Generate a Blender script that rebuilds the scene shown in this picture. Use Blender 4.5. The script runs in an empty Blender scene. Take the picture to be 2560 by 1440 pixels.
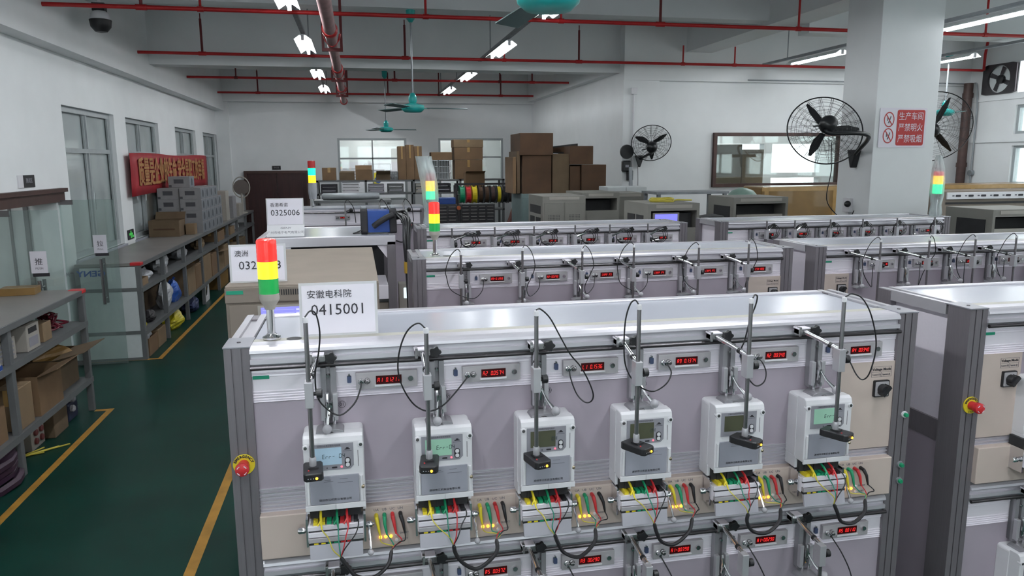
import bpy, bmesh, math, random
from mathutils import Vector, Matrix
random.seed(7)
SC = bpy.context.scene
COL = SC.collection

# ------------------------------------------------------------ camera, sky, exposure
cam_d = bpy.data.cameras.new('camera')
cam_d.sensor_width = 36.0
cam_d.lens = 26.233
cam_d.clip_start = 0.05
cam = bpy.data.objects.new('camera', cam_d)
cam.matrix_world = Matrix(((0.97939069, 0.03909065, -0.19815598, 0.0),
                           (-0.20190174, 0.16307448, -0.96573413, 0.0),
                           (-0.00543699, 0.98583905, 0.1676061, 2.15),
                           (0, 0, 0, 1)))
COL.objects.link(cam)
SC.camera = cam
SC.view_settings.view_transform = 'Standard'
SC.view_settings.look = 'None'
SC.view_settings.gamma = 1.0
SC.view_settings.use_curve_mapping = False
SC.view_settings.exposure = 0.03
world = bpy.data.worlds.new('overcast_sky')
SC.world = world
world.use_nodes = True
wbg = world.node_tree.nodes['Background']
wbg.inputs['Color'].default_value = (0.93, 0.97, 1.0, 1)
wbg.inputs['Strength'].default_value = 4.2
TUBE = 140.0          # fluorescent tube emission strength

# ------------------------------------------------------------ materials
MATS = {}
def mat(name, col, rough=0.5, metal=0.0, var=0.06, scale=14.0, bump=0.0, emit=None, es=0.0,
        trans=0.0, alpha=1.0, spec=0.5, stretch=None, coat=0.0, ior=1.45):
    if name in MATS:
        return MATS[name]
    m = bpy.data.materials.new(name)
    m.use_nodes = True
    nt = m.node_tree
    b = nt.nodes['Principled BSDF']
    tc = nt.nodes.new('ShaderNodeTexCoord')
    mp = nt.nodes.new('ShaderNodeMapping')
    if stretch:
        mp.inputs['Scale'].default_value = stretch
    nz = nt.nodes.new('ShaderNodeTexNoise')
    nz.inputs['Scale'].default_value = scale
    nz.inputs['Detail'].default_value = 3.0
    nt.links.new(tc.outputs['Object'], mp.inputs['Vector'])
    nt.links.new(mp.outputs['Vector'], nz.inputs['Vector'])
    cr = nt.nodes.new('ShaderNodeValToRGB')
    c = Vector(col[:3])
    cr.color_ramp.elements[0].position = 0.3
    cr.color_ramp.elements[1].position = 0.7
    cr.color_ramp.elements[0].color = (*(c * (1 - var)), 1)
    cr.color_ramp.elements[1].color = (*[min(1.0, v * (1 + var)) for v in c], 1)
    nt.links.new(nz.outputs['Fac'], cr.inputs['Fac'])
    nt.links.new(cr.outputs['Color'], b.inputs['Base Color'])
    b.inputs['Roughness'].default_value = rough
    b.inputs['Metallic'].default_value = metal
    b.inputs['IOR'].default_value = ior
    b.inputs['Specular IOR Level'].default_value = spec
    b.inputs['Transmission Weight'].default_value = trans
    b.inputs['Alpha'].default_value = alpha
    b.inputs['Coat Weight'].default_value = coat
    if emit:
        b.inputs['Emission Color'].default_value = (*emit, 1)
        b.inputs['Emission Strength'].default_value = es
    if bump:
        bp = nt.nodes.new('ShaderNodeBump')
        bp.inputs['Strength'].default_value = bump
        bp.inputs['Distance'].default_value = 0.01
        nt.links.new(nz.outputs['Fac'], bp.inputs['Height'])
        nt.links.new(bp.outputs['Normal'], b.inputs['Normal'])
    MATS[name] = m
    return m

def thin_glass(name, tint, gloss=0.06, mixf=0.12):
    """clear architectural pane: mostly see-through, a little glossy and tinted"""
    if name in MATS:
        return MATS[name]
    m = bpy.data.materials.new(name)
    m.use_nodes = True
    nt = m.node_tree
    nt.nodes.clear()
    out = nt.nodes.new('ShaderNodeOutputMaterial')
    tr = nt.nodes.new('ShaderNodeBsdfTransparent')
    gl = nt.nodes.new('ShaderNodeBsdfGlossy')
    df = nt.nodes.new('ShaderNodeBsdfDiffuse')
    nz = nt.nodes.new('ShaderNodeTexNoise')
    nz.inputs['Scale'].default_value = 3.0
    m1 = nt.nodes.new('ShaderNodeMixShader')
    m2 = nt.nodes.new('ShaderNodeMixShader')
    tr.inputs['Color'].default_value = (*tint, 1)
    gl.inputs['Roughness'].default_value = gloss
    gl.inputs['Color'].default_value = (0.9, 0.95, 0.95, 1)
    df.inputs['Color'].default_value = (0.55, 0.62, 0.62, 1)
    mt = nt.nodes.new('ShaderNodeMath'); mt.operation = 'MULTIPLY'
    mt.inputs[1].default_value = mixf * 1.6
    nt.links.new(nz.outputs['Fac'], mt.inputs[0])
    nt.links.new(mt.outputs[0], m1.inputs['Fac'])
    nt.links.new(tr.outputs[0], m1.inputs[1])
    nt.links.new(df.outputs[0], m1.inputs[2])
    m2.inputs['Fac'].default_value = 0.08
    nt.links.new(m1.outputs[0], m2.inputs[1])
    nt.links.new(gl.outputs[0], m2.inputs[2])
    nt.links.new(m2.outputs[0], out.inputs['Surface'])
    MATS[name] = m
    return m

W = {}
W['wall'] = mat('painted_plaster', (0.76, 0.775, 0.785), 0.85, var=0.025, scale=2.5, bump=0.05)
W['ceil'] = mat('ceiling_paint', (0.68, 0.70, 0.71), 0.9, var=0.03, scale=1.8, bump=0.05)
W['floor'] = mat('green_epoxy', (0.004, 0.031, 0.023), 0.36, var=0.22, scale=1.7, spec=0.22)
W['yellow_line'] = mat('yellow_floor_paint', (0.40, 0.20, 0.030), 0.55, var=0.18, scale=9)
W['alu'] = mat('brushed_aluminium', (0.66, 0.64, 0.69), 0.36, 0.55, var=0.015, scale=30, stretch=(0.3, 6, 6))
W['alu_post'] = mat('anodised_post', (0.20, 0.183, 0.20), 0.42, 0.45, var=0.05, scale=24, stretch=(8, 8, 0.3))
W['alu_white'] = mat('silver_white_panel', (0.88, 0.83, 0.90), 0.36, 0.2, var=0.012, scale=20, stretch=(0.3, 5, 5))
W['panel_grey'] = mat('lavender_grey_panel', (0.39, 0.34, 0.395), 0.5, 0.1, var=0.03, scale=6)
W['top_white'] = mat('white_gloss_top', (0.40, 0.41, 0.465), 0.22, 0.0, var=0.02, scale=4)
W['cream'] = mat('cream_enamel', (0.53, 0.44, 0.395), 0.5, var=0.03, scale=8)
W['cream_strip'] = mat('cream_strip', (0.40, 0.385, 0.34), 0.45, var=0.03, scale=8)
W['beige_cab'] = mat('beige_cabinet_paint', (0.22, 0.188, 0.16), 0.85, spec=0.05, var=0.04, scale=6)
W['grey_cab'] = mat('pale_grey_cabinet_paint', (0.215, 0.208, 0.188), 0.6, var=0.04, scale=5)
W['chrome'] = mat('chrome', (0.75, 0.74, 0.76), 0.12, 1.0, var=0.03)
W['steel'] = mat('steel_rod', (0.30, 0.29, 0.30), 0.22, 0.9, var=0.06, scale=30)
W['gunmetal'] = mat('dark_tube', (0.07, 0.065, 0.07), 0.3, 0.7, var=0.06)
W['black'] = mat('black_plastic', (0.012, 0.012, 0.014), 0.42, var=0.1)
W['black_soft'] = mat('black_rubber', (0.014, 0.013, 0.016), 0.6, var=0.12)
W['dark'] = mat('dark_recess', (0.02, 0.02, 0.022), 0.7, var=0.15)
W['white_pl'] = mat('white_abs', (0.70, 0.69, 0.72), 0.38, var=0.02)
W['grey_pl'] = mat('grey_label_plate', (0.27, 0.265, 0.30), 0.5, var=0.03)
W['grey_lid'] = mat('clear_grey_cover', (0.31, 0.31, 0.36), 0.25, var=0.03, coat=0.3)
W['ink'] = mat('black_ink', (0.02, 0.018, 0.025), 0.6)
W['ink_soft'] = mat('faded_ink', (0.12, 0.115, 0.14), 0.6)
W['paper'] = mat('white_paper', (0.74, 0.71, 0.78), 0.6, var=0.015)
W['acrylic'] = mat('acrylic_edge', (0.55, 0.55, 0.57), 0.35, var=0.02)
W['led_red'] = mat('red_led_segments', (0.3, 0.01, 0.01), 0.4, emit=(1.0, 0.03, 0.03), es=1.05)
W['led_screen'] = mat('dark_red_window', (0.018, 0.003, 0.004), 0.2, emit=(0.5, 0.0, 0.0), es=0.03)
W['led_amber'] = mat('amber_led', (0.9, 0.35, 0.02), 0.3, emit=(1.0, 0.42, 0.02), es=6.0)
W['led_dot'] = mat('red_led', (0.9, 0.1, 0.1), 0.3, emit=(1.0, 0.1, 0.16), es=2.0)
W['red'] = mat('red_plastic', (0.50, 0.025, 0.03), 0.35, var=0.08)
W['yellow'] = mat('yellow_plastic', (0.72, 0.58, 0.03), 0.4, var=0.06)
W['green'] = mat('green_plastic', (0.01, 0.26, 0.12), 0.4, var=0.08)
W['green_tag'] = mat('green_sticker', (0.01, 0.27, 0.16), 0.5, var=0.06)
W['wire_y'] = mat('yellow_wire', (0.50, 0.42, 0.06), 0.45)
W['wire_g'] = mat('green_wire', (0.01, 0.18, 0.12), 0.45)
W['wire_r'] = mat('red_wire', (0.45, 0.02, 0.03), 0.45)
W['wire_k'] = mat('black_wire', (0.012, 0.012, 0.014), 0.45)
W['lcd_blue'] = mat('lcd_pale_blue', (0.33, 0.45, 0.55), 0.15, emit=(0.45, 0.66, 0.85), es=0.16, var=0.04)
W['lcd_green'] = mat('lcd_pale_green', (0.26, 0.44, 0.34), 0.15, emit=(0.35, 0.7, 0.5), es=0.15, var=0.04)
W['lcd_off'] = mat('lcd_olive_off', (0.075, 0.078, 0.05), 0.12, var=0.1)
W['lcd_violet'] = mat('lcd_violet_backlight', (0.2, 0.2, 0.8), 0.2, emit=(0.22, 0.22, 1.0), es=0.9, var=0.04)
W['screen_w'] = mat('white_screen', (0.7, 0.8, 0.85), 0.2, emit=(0.8, 0.95, 1.0), es=0.9)
W['pipe_red'] = mat('red_pipe_paint', (0.42, 0.012, 0.014), 0.38, var=0.1, scale=6)
W['pipe_dark'] = mat('maroon_steel_paint', (0.13, 0.012, 0.014), 0.5, var=0.15, scale=8)
W['pipe_dusty'] = mat('dusty_pink_pipe', (0.30, 0.17, 0.17), 0.55, var=0.2, scale=7)
W['teal'] = mat('teal_enamel', (0.02, 0.33, 0.31), 0.3, var=0.06)
W['blade'] = mat('dark_teal_blade', (0.05, 0.10, 0.10), 0.4, var=0.06)
W['galv'] = mat('galvanised_steel', (0.32, 0.34, 0.36), 0.5, 0.5, var=0.12, scale=9)
W['shelf_grey'] = mat('grey_shelf_steel', (0.14, 0.145, 0.15), 0.5, 0.2, var=0.06, scale=7)
W['shelf_top'] = mat('grey_worktop', (0.21, 0.20, 0.19), 0.38, var=0.1, scale=2.6)
W['white_board'] = mat('white_end_board', (0.62, 0.65, 0.66), 0.5, var=0.03)
W['card'] = mat('brown_cardboard', (0.165, 0.10, 0.052), 0.8, var=0.12, scale=5)
W['card2'] = mat('dull_cardboard', (0.115, 0.078, 0.045), 0.85, var=0.14, scale=5)
W['card_dark'] = mat('dark_cardboard', (0.07, 0.036, 0.018), 0.85, var=0.15, scale=5)
W['card_lt'] = mat('tan_cardboard', (0.205, 0.14, 0.08), 0.8, var=0.1, scale=5)
W['kraft'] = mat('kraft_wrap', (0.22, 0.125, 0.036), 0.35, var=0.12, scale=4, coat=0.25)
W['tape'] = mat('clear_tape', (0.42, 0.26, 0.10), 0.25, var=0.08)
W['door_brown'] = mat('dark_mahogany', (0.030, 0.008, 0.008), 0.45, var=0.25, scale=3, stretch=(8, 8, 0.6))
W['frame_brown'] = mat('brown_wood_frame', (0.05, 0.022, 0.018), 0.45, var=0.2, scale=8)
W['win_frame'] = mat('grey_window_frame', (0.36, 0.39, 0.40), 0.45, 0.2, var=0.05)
W['frosted'] = mat('frosted_grey_glass', (0.42, 0.46, 0.465), 0.12, var=0.14, scale=1.1, coat=0.4)
W['frosted2'] = mat('frosted_grey_green_glass', (0.35, 0.39, 0.39), 0.12, var=0.2, scale=1.4, coat=0.4)
W['banner'] = mat('red_banner_cloth', (0.30, 0.014, 0.022), 0.6, var=0.16, scale=4)
W['banner_txt'] = mat('yellow_banner_paint', (0.36, 0.17, 0.055), 0.6, var=0.1)
W['sign_red'] = mat('sign_red', (0.42, 0.018, 0.018), 0.5, var=0.05)
W['fan_black'] = mat('black_enamel', (0.012, 0.013, 0.015), 0.35, var=0.1)
W['carton'] = mat('printed_white_carton', (0.23, 0.225, 0.235), 0.7, var=0.06)
W['carton_print'] = mat('carton_dark_print', (0.06, 0.06, 0.07), 0.7)
W['carton_blue'] = mat('carton_blue_grey', (0.17, 0.18, 0.20), 0.7, var=0.08)
W['blue'] = mat('blue_case', (0.02, 0.065, 0.28), 0.4, var=0.08)
W['blue_bag'] = mat('blue_plastic_bag', (0.03, 0.10, 0.40), 0.35, var=0.2)
W['bag_white'] = mat('milky_plastic_bag', (0.42, 0.43, 0.46), 0.3, var=0.15, scale=9)
W['bag_yellow'] = mat('yellow_plastic_bag', (0.50, 0.42, 0.02), 0.35, var=0.2)
W['purple'] = mat('dark_purple_hose', (0.03, 0.012, 0.028), 0.5, var=0.2)
W['brass'] = mat('brass_knob', (0.5, 0.42, 0.3), 0.25, 0.9)
W['knob_grey'] = mat('grey_ball_knob', (0.40, 0.39, 0.42), 0.25, var=0.03, coat=0.3)
W['drain'] = mat('brown_drain_pipe', (0.065, 0.035, 0.03), 0.5, var=0.15)
W['tube_on'] = mat('lit_fluorescent_tube', (1, 1, 1), 0.4, emit=(0.93, 0.97, 1.0), es=TUBE)
W['tube_back'] = mat('lit_tube_next_room', (1, 1, 1), 0.4, emit=(1.0, 0.97, 0.95), es=110.0)
W['reflector'] = mat('white_reflector', (0.80, 0.82, 0.83), 0.4, var=0.02)
W['red_lens'] = mat('red_beacon_lens', (0.6, 0.02, 0.015), 0.25, emit=(1.0, 0.04, 0.03), es=0.55, coat=0.3)
W['amber_lens'] = mat('amber_beacon_lens', (0.9, 0.5, 0.02), 0.25, emit=(1.0, 0.55, 0.01), es=1.9, coat=0.3)
W['green_lens'] = mat('green_beacon_lens', (0.01, 0.30, 0.06), 0.25, emit=(0.0, 0.6, 0.12), es=0.14, coat=0.3)
W['green_lit'] = mat('lit_green_beacon_lens', (0.05, 0.8, 0.4), 0.25, emit=(0.0, 1.0, 0.42), es=1.5)
W['red_off'] = mat('unlit_red_beacon_lens', (0.42, 0.03, 0.03), 0.3, emit=(0.6, 0.02, 0.02), es=0.12)
W['putty'] = mat('putty_plastic', (0.36, 0.335, 0.30), 0.5, var=0.03)
W['bag'] = thin_glass('clear_poly_bag', (0.92, 0.92, 0.93), 0.25, 0.62)
W['glass'] = thin_glass('clear_glass', (0.90, 0.94, 0.93), 0.03, 0.05)
W['glass_door'] = thin_glass('door_glass', (0.84, 0.90, 0.88), 0.03, 0.14)

# ------------------------------------------------------------ mesh building
class MB:
    def __init__(s):
        s.v = []; s.f = []; s.mi = []; s.cur = 0
    def add(s, vs, fs):
        o = len(s.v)
        s.v += [tuple(v) for v in vs]
        s.f += [[i + o for i in f] for f in fs]
        s.mi += [s.cur] * len(fs)
        return s
    def box(s, x0, x1, y0, y1, z0, z1):
        return s.add([(x0, y0, z0), (x1, y0, z0), (x1, y1, z0), (x0, y1, z0),
                      (x0, y0, z1), (x1, y0, z1), (x1, y1, z1), (x0, y1, z1)],
                     [(0, 3, 2, 1), (4, 5, 6, 7), (0, 1, 5, 4), (1, 2, 6, 5), (2, 3, 7, 6), (3, 0, 4, 7)])
    def prism(s, poly, axis, a, b):
        def P(p, t):
            return (t, p[0], p[1]) if axis == 'x' else (p[0], t, p[1]) if axis == 'y' else (p[0], p[1], t)
        n = len(poly)
        vs = [P(p, a) for p in poly] + [P(p, b) for p in poly]
        fs = [tuple(range(n)), tuple(range(2 * n - 1, n - 1, -1))]
        fs += [(i, n + i, n + (i + 1) % n, (i + 1) % n) for i in range(n)]
        return s.add(vs, fs)
    def ring(s, poly, hole, axis, a, b):
        """prism with a hole; poly and hole have the same count"""
        def P(p, t):
            return (t, p[0], p[1]) if axis == 'x' else (p[0], t, p[1]) if axis == 'y' else (p[0], p[1], t)
        n = len(poly)
        vs = [P(p, a) for p in poly] + [P(p, b) for p in poly] + [P(p, a) for p in hole] + [P(p, b) for p in hole]
        fs = []
        for i in range(n):
            j = (i + 1) % n
            fs += [(i, j, n + j, n + i), (2 * n + j, 2 * n + i, 3 * n + i, 3 * n + j),
                   (j, i, 2 * n + i, 2 * n + j), (n + i, n + j, 3 * n + j, 3 * n + i)]
        return s.add(vs, fs)
    def tube(s, pts, r, n=8, cap=True, closed=False):
        pts = [Vector(p) for p in pts]
        m = len(pts)
        rr = r if isinstance(r, (list, tuple)) else [r] * m
        vs = []; nrm = None
        for i in range(m):
            a = pts[(i - 1) % m] if (closed or i > 0) else pts[i]
            b = pts[(i + 1) % m] if (closed or i < m - 1) else pts[i]
            t = (b - a).normalized() if (b - a).length > 1e-9 else Vector((0, 0, 1))
            if nrm is None:
                h = Vector((0, 0, 1)) if abs(t.z) < 0.9 else Vector((1, 0, 0))
                nrm = (h - t * h.dot(t)).normalized()
            else:
                q = nrm - t * nrm.dot(t)
                nrm = q.normalized() if q.length > 1e-6 else nrm
            bi = t.cross(nrm)
            for k in range(n):
                a_ = 2 * math.pi * k / n
                vs.append(pts[i] + (nrm * math.cos(a_) + bi * math.sin(a_)) * rr[i])
        fs = []
        for i in range(m if closed else m - 1):
            i2 = (i + 1) % m
            for k in range(n):
                k2 = (k + 1) % n
                fs.append((i * n + k, i * n + k2, i2 * n + k2, i2 * n + k))
        if cap and not closed:
            fs.append(tuple(range(n - 1, -1, -1)))
            fs.append(tuple((m - 1) * n + k for k in range(n)))
        return s.add(vs, fs)
    def cyl(s, p0, p1, r, n=16):
        return s.tube([p0, p1], r, n)
    def lathe(s, prof, org=(0, 0, 0), axis='z', n=20):
        ox, oy, oz = org
        vs = []; m = len(prof)
        for r, h in prof:
            r = max(r, 1e-5)
            for k in range(n):
                a = 2 * math.pi * k / n
                c, d = r * math.cos(a), r * math.sin(a)
                vs.append((ox + c, oy + d, oz + h) if axis == 'z' else (ox + c, oy + h, oz + d) if axis == 'y'
                          else (ox + h, oy + c, oz + d))
        fs = []
        for i in range(m - 1):
            for k in range(n):
                k2 = (k + 1) % n
                fs.append((i * n + k, i * n + k2, (i + 1) * n + k2, (i + 1) * n + k))
        fs.append(tuple(range(n - 1, -1, -1))); fs.append(tuple((m - 1) * n + k for k in range(n)))
        return s.add(vs, fs)
    def sphere(s, c, r, n=12, sz=1.0):
        k = 8
        prof = [(r * math.sin(math.pi * i / k), -r * sz * math.cos(math.pi * i / k)) for i in range(k + 1)]
        return s.lathe(prof, c, 'z', n)
    def quad(s, a, b, c, d):
        return s.add([a, b, c, d], [(0, 1, 2, 3)])
    def xf(s, M, start=0):
        for i in range(start, len(s.v)):
            s.v[i] = tuple(M @ Vector(s.v[i]))
        return s
    def mesh(s, name):
        me = bpy.data.meshes.new(name)
        me.from_pydata(s.v, [], s.f)
        bm = bmesh.new(); bm.from_mesh(me)
        bmesh.ops.recalc_face_normals(bm, faces=bm.faces)
        bm.to_mesh(me); bm.free()
        return me

MESHES = {}
def obj(name, mb, m, parent=None, smooth=False, bev=0.0, loc=None, rot=None, seg=2, key=None):
    """link one mesh object; mb may be an MB, a mesh, or a function making one when the key is new"""
    if key and key in MESHES:
        me = MESHES[key]
    else:
        if callable(mb) and not isinstance(mb, MB):
            mb = mb()
        if isinstance(mb, MB):
            me = mb.mesh(name)
            mi = mb.mi
            ms = m if isinstance(m, (list, tuple)) else [m]
            for mm in ms:
                me.materials.append(mm if not isinstance(mm, str) else W[mm])
            if len(ms) > 1:
                for p, i in zip(me.polygons, mi):
                    p.material_index = i
            if smooth:
                for p in me.polygons:
                    p.use_smooth = True
                me.set_sharp_from_angle(angle=math.radians(38))
        else:
            me = mb
            if not me.materials:
                me.materials.append(m if not isinstance(m, str) else W[m])
        if key:
            MESHES[key] = me
    o = bpy.data.objects.new(name, me)
    COL.objects.link(o)
    if parent is not None:
        o.parent = parent
    if loc: o.location = loc
    if rot: o.rotation_euler = rot
    if bev:
        b = o.modifiers.new('bevel', 'BEVEL')
        b.width = bev; b.segments = seg; b.limit_method = 'ANGLE'
        b.angle_limit = math.radians(50)
    return o

def tag(o, label=None, cat=None, group=None, kind=None):
    if label: o['label'] = label
    if cat: o['category'] = cat
    if group: o['group'] = group
    if kind: o['kind'] = kind
    return o

def thing(name, label, cat, loc=(0, 0, 0), rz=0.0, group=None):
    o = bpy.data.objects.new(name, None)
    o.empty_display_size = 0.05
    COL.objects.link(o)
    o.location = loc
    o.rotation_euler = (0, 0, rz)
    return tag(o, label, cat, group)

def struct(name, mb, m, parent=None, **k):
    o = obj(name, mb, m, parent, **k)
    if parent is None:
        o['kind'] = 'structure'
    return o

def text_mesh(body, size, align='CENTER', extrude=0.0004, mirror=False, sx=1.0, bold=0.0, sy=1.0):
    cu = bpy.data.curves.new('txt', 'FONT')
    cu.body = body
    cu.size = size
    cu.align_x = align
    cu.align_y = 'CENTER'
    cu.resolution_u = 2
    cu.extrude = extrude
    cu.offset = bold
    o = bpy.data.objects.new('txt', cu)
    me = bpy.data.meshes.new_from_object(o)
    bpy.data.objects.remove(o)
    me.materials.clear()
    if mirror or sx != 1.0 or sy != 1.0:
        me.transform(Matrix.Diagonal((-sx if mirror else sx, sy, 1, 1)))
        if mirror: me.flip_normals()
    return me

def text(name, body, size, m, parent, loc, rot=(math.pi / 2, 0, 0), key=None, **k):
    """flat lettering; default stands upright and faces -Y"""
    if key and key in MESHES:
        me = MESHES[key]
        return obj(name, me, m, parent, loc=loc, rot=rot)
    me = text_mesh(body, size, **k)
    if key: MESHES[key] = me
    return obj(name, me, m, parent, loc=loc, rot=rot)

def crv(pts, n=5):
    """Catmull-Rom through pts"""
    P = [Vector(p) for p in pts]
    P = [P[0] * 2 - P[1]] + P + [P[-1] * 2 - P[-2]]
    out = []
    for i in range(1, len(P) - 2):
        for k in range(n):
            t = k / n
            a, b, c, d = P[i - 1], P[i], P[i + 1], P[i + 2]
            out.append(0.5 * ((2 * b) + (c - a) * t + (2 * a - 5 * b + 4 * c - d) * t * t + (3 * b - a - 3 * c + d) * t ** 3))
    out.append(P[-2])
    return out

def rrect(x0, x1, z0, z1, r, n=4):
    out = []
    for cx, cz, a0 in ((x1 - r, z1 - r, 0), (x0 + r, z1 - r, 90), (x0 + r, z0 + r, 180), (x1 - r, z0 + r, 270)):
        for k in range(n + 1):
            a = math.radians(a0 + 90 * k / n)
            out.append((cx + r * math.cos(a), cz + r * math.sin(a)))
    return out

def copy_tree(o, parent=None, loc=None, rz=None, label=None, group=None):
    c = o.copy()
    COL.objects.link(c)
    if parent is not None: c.parent = parent
    if loc is not None: c.location = loc
    if rz is not None: c.rotation_euler = (0, 0, rz)
    if label: c['label'] = label
    if group: c['group'] = group
    for ch in list(o.children):
        copy_tree(ch, c)
    return c

SEG = {'0': 'abcdef', '1': 'bc', '2': 'abged', '3': 'abgcd', '4': 'fgbc', '5': 'afgcd', '6': 'afgedc', '7': 'abc',
       '8': 'abcdefg', '9': 'abfgcd', 'A': 'abcefg', 'E': 'afged', 'r': 'eg', '-': 'g', ' ': '', 'L': 'fed',
       'S': 'afgcd', 'C': 'afed', 'P': 'abefg', 'd': 'bcged', 'o': 'gced', 'I': 'bc', 'n': 'egc'}
def seg_mb(s, h=0.0125, w=0.0056, pitch=0.0081, t=0.0012, slant=0.12, depth=0.0006):
    """seven-segment figures, centred, in the XZ plane facing -Y"""
    mb = MB(); n = sum(1 for c in s if c != '.'); x = -n * pitch / 2 + pitch / 2
    def bar(x0, x1, z0, z1):
        q = [(x0, z0), (x1, z0), (x1, z1), (x0, z1)]
        mb.prism([(a + slant * b, b) for a, b in q], 'y', -depth, 0)
    for c in s:
        if c == '.':
            bar(x - pitch * 0.5 - t / 2, x - pitch * 0.5 + t / 2, -h / 2, -h / 2 + t)
            continue
        a, b = x - w / 2, x + w / 2
        for g in SEG.get(c, ''):
            if g == 'a': bar(a + t * .6, b - t * .6, h / 2 - t, h / 2)
            if g == 'd': bar(a + t * .6, b - t * .6, -h / 2, -h / 2 + t)
            if g == 'g': bar(a + t * .6, b - t * .6, -t / 2, t / 2)
            if g == 'f': bar(a, a + t, t * .4, h / 2 - t * .5)
            if g == 'b': bar(b - t, b, t * .4, h / 2 - t * .5)
            if g == 'e': bar(a, a + t, -h / 2 + t * .5, -t * .4)
            if g == 'c': bar(b - t, b, -h / 2 + t * .5, -t * .4)
        x += pitch
    return mb

# ============================================================ the setting
CEIL = 4.3
def wall_openings(axis, c0, c1, a0, a1, z0, z1, ops):
    """wall slab with rectangular openings; axis 'x' = plane of constant x, running along y"""
    mb = MB()
    def B(u0, u1, w0, w1):
        if u1 - u0 < 1e-4 or w1 - w0 < 1e-4: return
        if axis == 'x': mb.box(c0, c1, u0, u1, w0, w1)
        else: mb.box(u0, u1, c0, c1, w0, w1)
    ops = sorted(ops); p = a0
    for u0, u1, holes in ops:
        B(p, u0, z0, z1)
        q = z0
        for w0, w1 in sorted(holes):
            B(u0, u1, q, w0); q = w1
        B(u0, u1, q, z1)
        p = u1
    B(p, a1, z0, z1)
    return mb

struct('floor', MB().box(-6.5, 12.5, -4.6, 24, -0.1, 0), 'floor')
struct('ceiling', MB().box(-3.3, 10.9, -4.2, 18.4, CEIL, CEIL + 0.15), 'ceil')
LW = -3.05
WINS = [(8.95, 10.72), (11.23, 12.96), (14.1, 15.8), (16.55, 18.1)]
struct('wall_left', wall_openings('x', LW - 0.2, LW, -4.2, 18.4, 0, CEIL,
       [(6.0, 8.55, [(0, 1.83)])] + [(a, b, [(1.1, 2.77)]) for a, b in WINS]), 'wall')
struct('trim_1', MB().box(LW, LW + 0.2, -4.2, 18.2, 3.3, CEIL), 'wall')                # beam along the left wall
struct('wall_back', wall_openings('y', 18.2, 18.4, LW, 4.45, 0, CEIL,
       [(-0.41, 1.19, [(1.25, 2.70)]), (1.95, 3.53, [(1.25, 2.70)])]), 'wall')
struct('wall_alcove', MB().box(4.25, 4.45, 11.8, 18.2, 0, CEIL), 'wall')
struct('wall_rear', wall_openings('y', 11.8, 12.0, 4.45, 10.9, 0, CEIL, [(5.89, 8.25, [(1.72, 2.58)])]), 'wall')
RWX = 10.7
struct('wall_right', wall_openings('x', RWX, RWX + 0.2, -4.2, 12.0, 0, CEIL,
       [(y, y + 1.75, [(1.0, 1.62), (1.72, 2.36), (2.55, 3.02), (3.22, 3.72)]) for y in (-3.2, -0.8, 1.6, 4.0, 6.4, 8.95)]), 'wall')
FILL_WINS = [(-2.6 + 2.65 * k, -0.3 + 2.65 * k) for k in range(2)]  # openings added behind the camera for frontal daylight on the benches
struct('wall_front', wall_openings('y', -4.4, -4.2, LW - 0.2, RWX + 0.2, 0, CEIL, [(a, b, [(1.05, 3.0)]) for a, b in FILL_WINS]), 'wall')
struct('trim_2', MB().box(LW + 0.2, 4.25, 11.9, 12.2, 3.55, CEIL), 'ceil')             # main cross beam
struct('trim_3', MB().box(LW + 0.2, 4.25, 17.95, 18.2, 3.5, CEIL), 'wall')
struct('trim_4', MB().box(4.1, 4.25, 12.2, 17.95, 3.55, CEIL), 'wall')
struct('trim_5', MB().box(5.3, 5.75, -4.2, 11.7, 3.87, CEIL), 'ceil')                  # beam over the column
struct('trim_6', MB().box(4.25, RWX, 11.7, 11.8, 3.42, CEIL), 'wall')
for i, (y, x1) in enumerate(((9.2, 5.3), (15.35, 4.1), (6.3, 5.3), (3.2, 5.3), (0.2, 5.3))):
    struct('trim_%d' % (7 + i), MB().box(LW + 0.2, x1, y, y + 0.25, 3.92, CEIL), 'ceil')
for i, y in enumerate((9.0, 5.5, 2.0)):
    struct('trim_%d' % (12 + i), MB().box(5.75, RWX, y, y + 0.25, 3.75, CEIL), 'ceil')
struct('trim_15', MB().box(5.29, 6.02, 7.0, 7.56, 0, CEIL), 'wall', bev=0.006)          # free-standing column
struct('trim_16', MB().box(4.25, 4.86, 11.72, 11.8, 0, 3.42), 'wall')                   # pilaster at the corner
struct('trim_17', MB().box(LW, LW + 0.28, 18.08, 18.2, 0, 3.5), 'wall')                 # corner pilaster

# rooms glimpsed through the openings
struct('wall_next_room', MB().box(-3.3, 6.0, 22.6, 22.8, 0, 3.6).box(-3.3, -3.1, 18.4, 22.6, 0, 3.6).box(5.8, 6.0, 18.4, 22.6, 0, 3.6), 'wall')
struct('ceiling_next_room', MB().box(-3.3, 6.0, 18.4, 22.8, 3.1, 3.25), 'ceil')
struct('wall_side_room', wall_openings('y', 15.4, 15.6, 4.45, 10.9, 0, 3.2,
       [(7.7, 8.9, [(1.0, 1.75), (1.86, 2.5)]), (9.1, 10.3, [(1.0, 1.75), (1.86, 2.5)])]), 'wall')
struct('wall_side_room_end', MB().box(10.7, 10.9, 12.0, 15.6, 0, 3.2), 'wall')
struct('ceiling_side_room', MB().box(4.45, 10.9, 12.0, 15.6, 3.2, 3.3), 'ceil')
struct('wall_corridor', MB().box(-5.1, -4.95, 2.0, 19.0, 0, 3.4).box(-4.95, LW - 0.2, 2.0, 2.15, 0, 3.4).box(-4.95, LW - 0.2, 18.85, 19.0, 0, 3.4), 'wall')
struct('ceiling_corridor', MB().box(-5.1, LW - 0.2, 2.0, 19.0, 3.4, 3.5), 'ceil')

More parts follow.
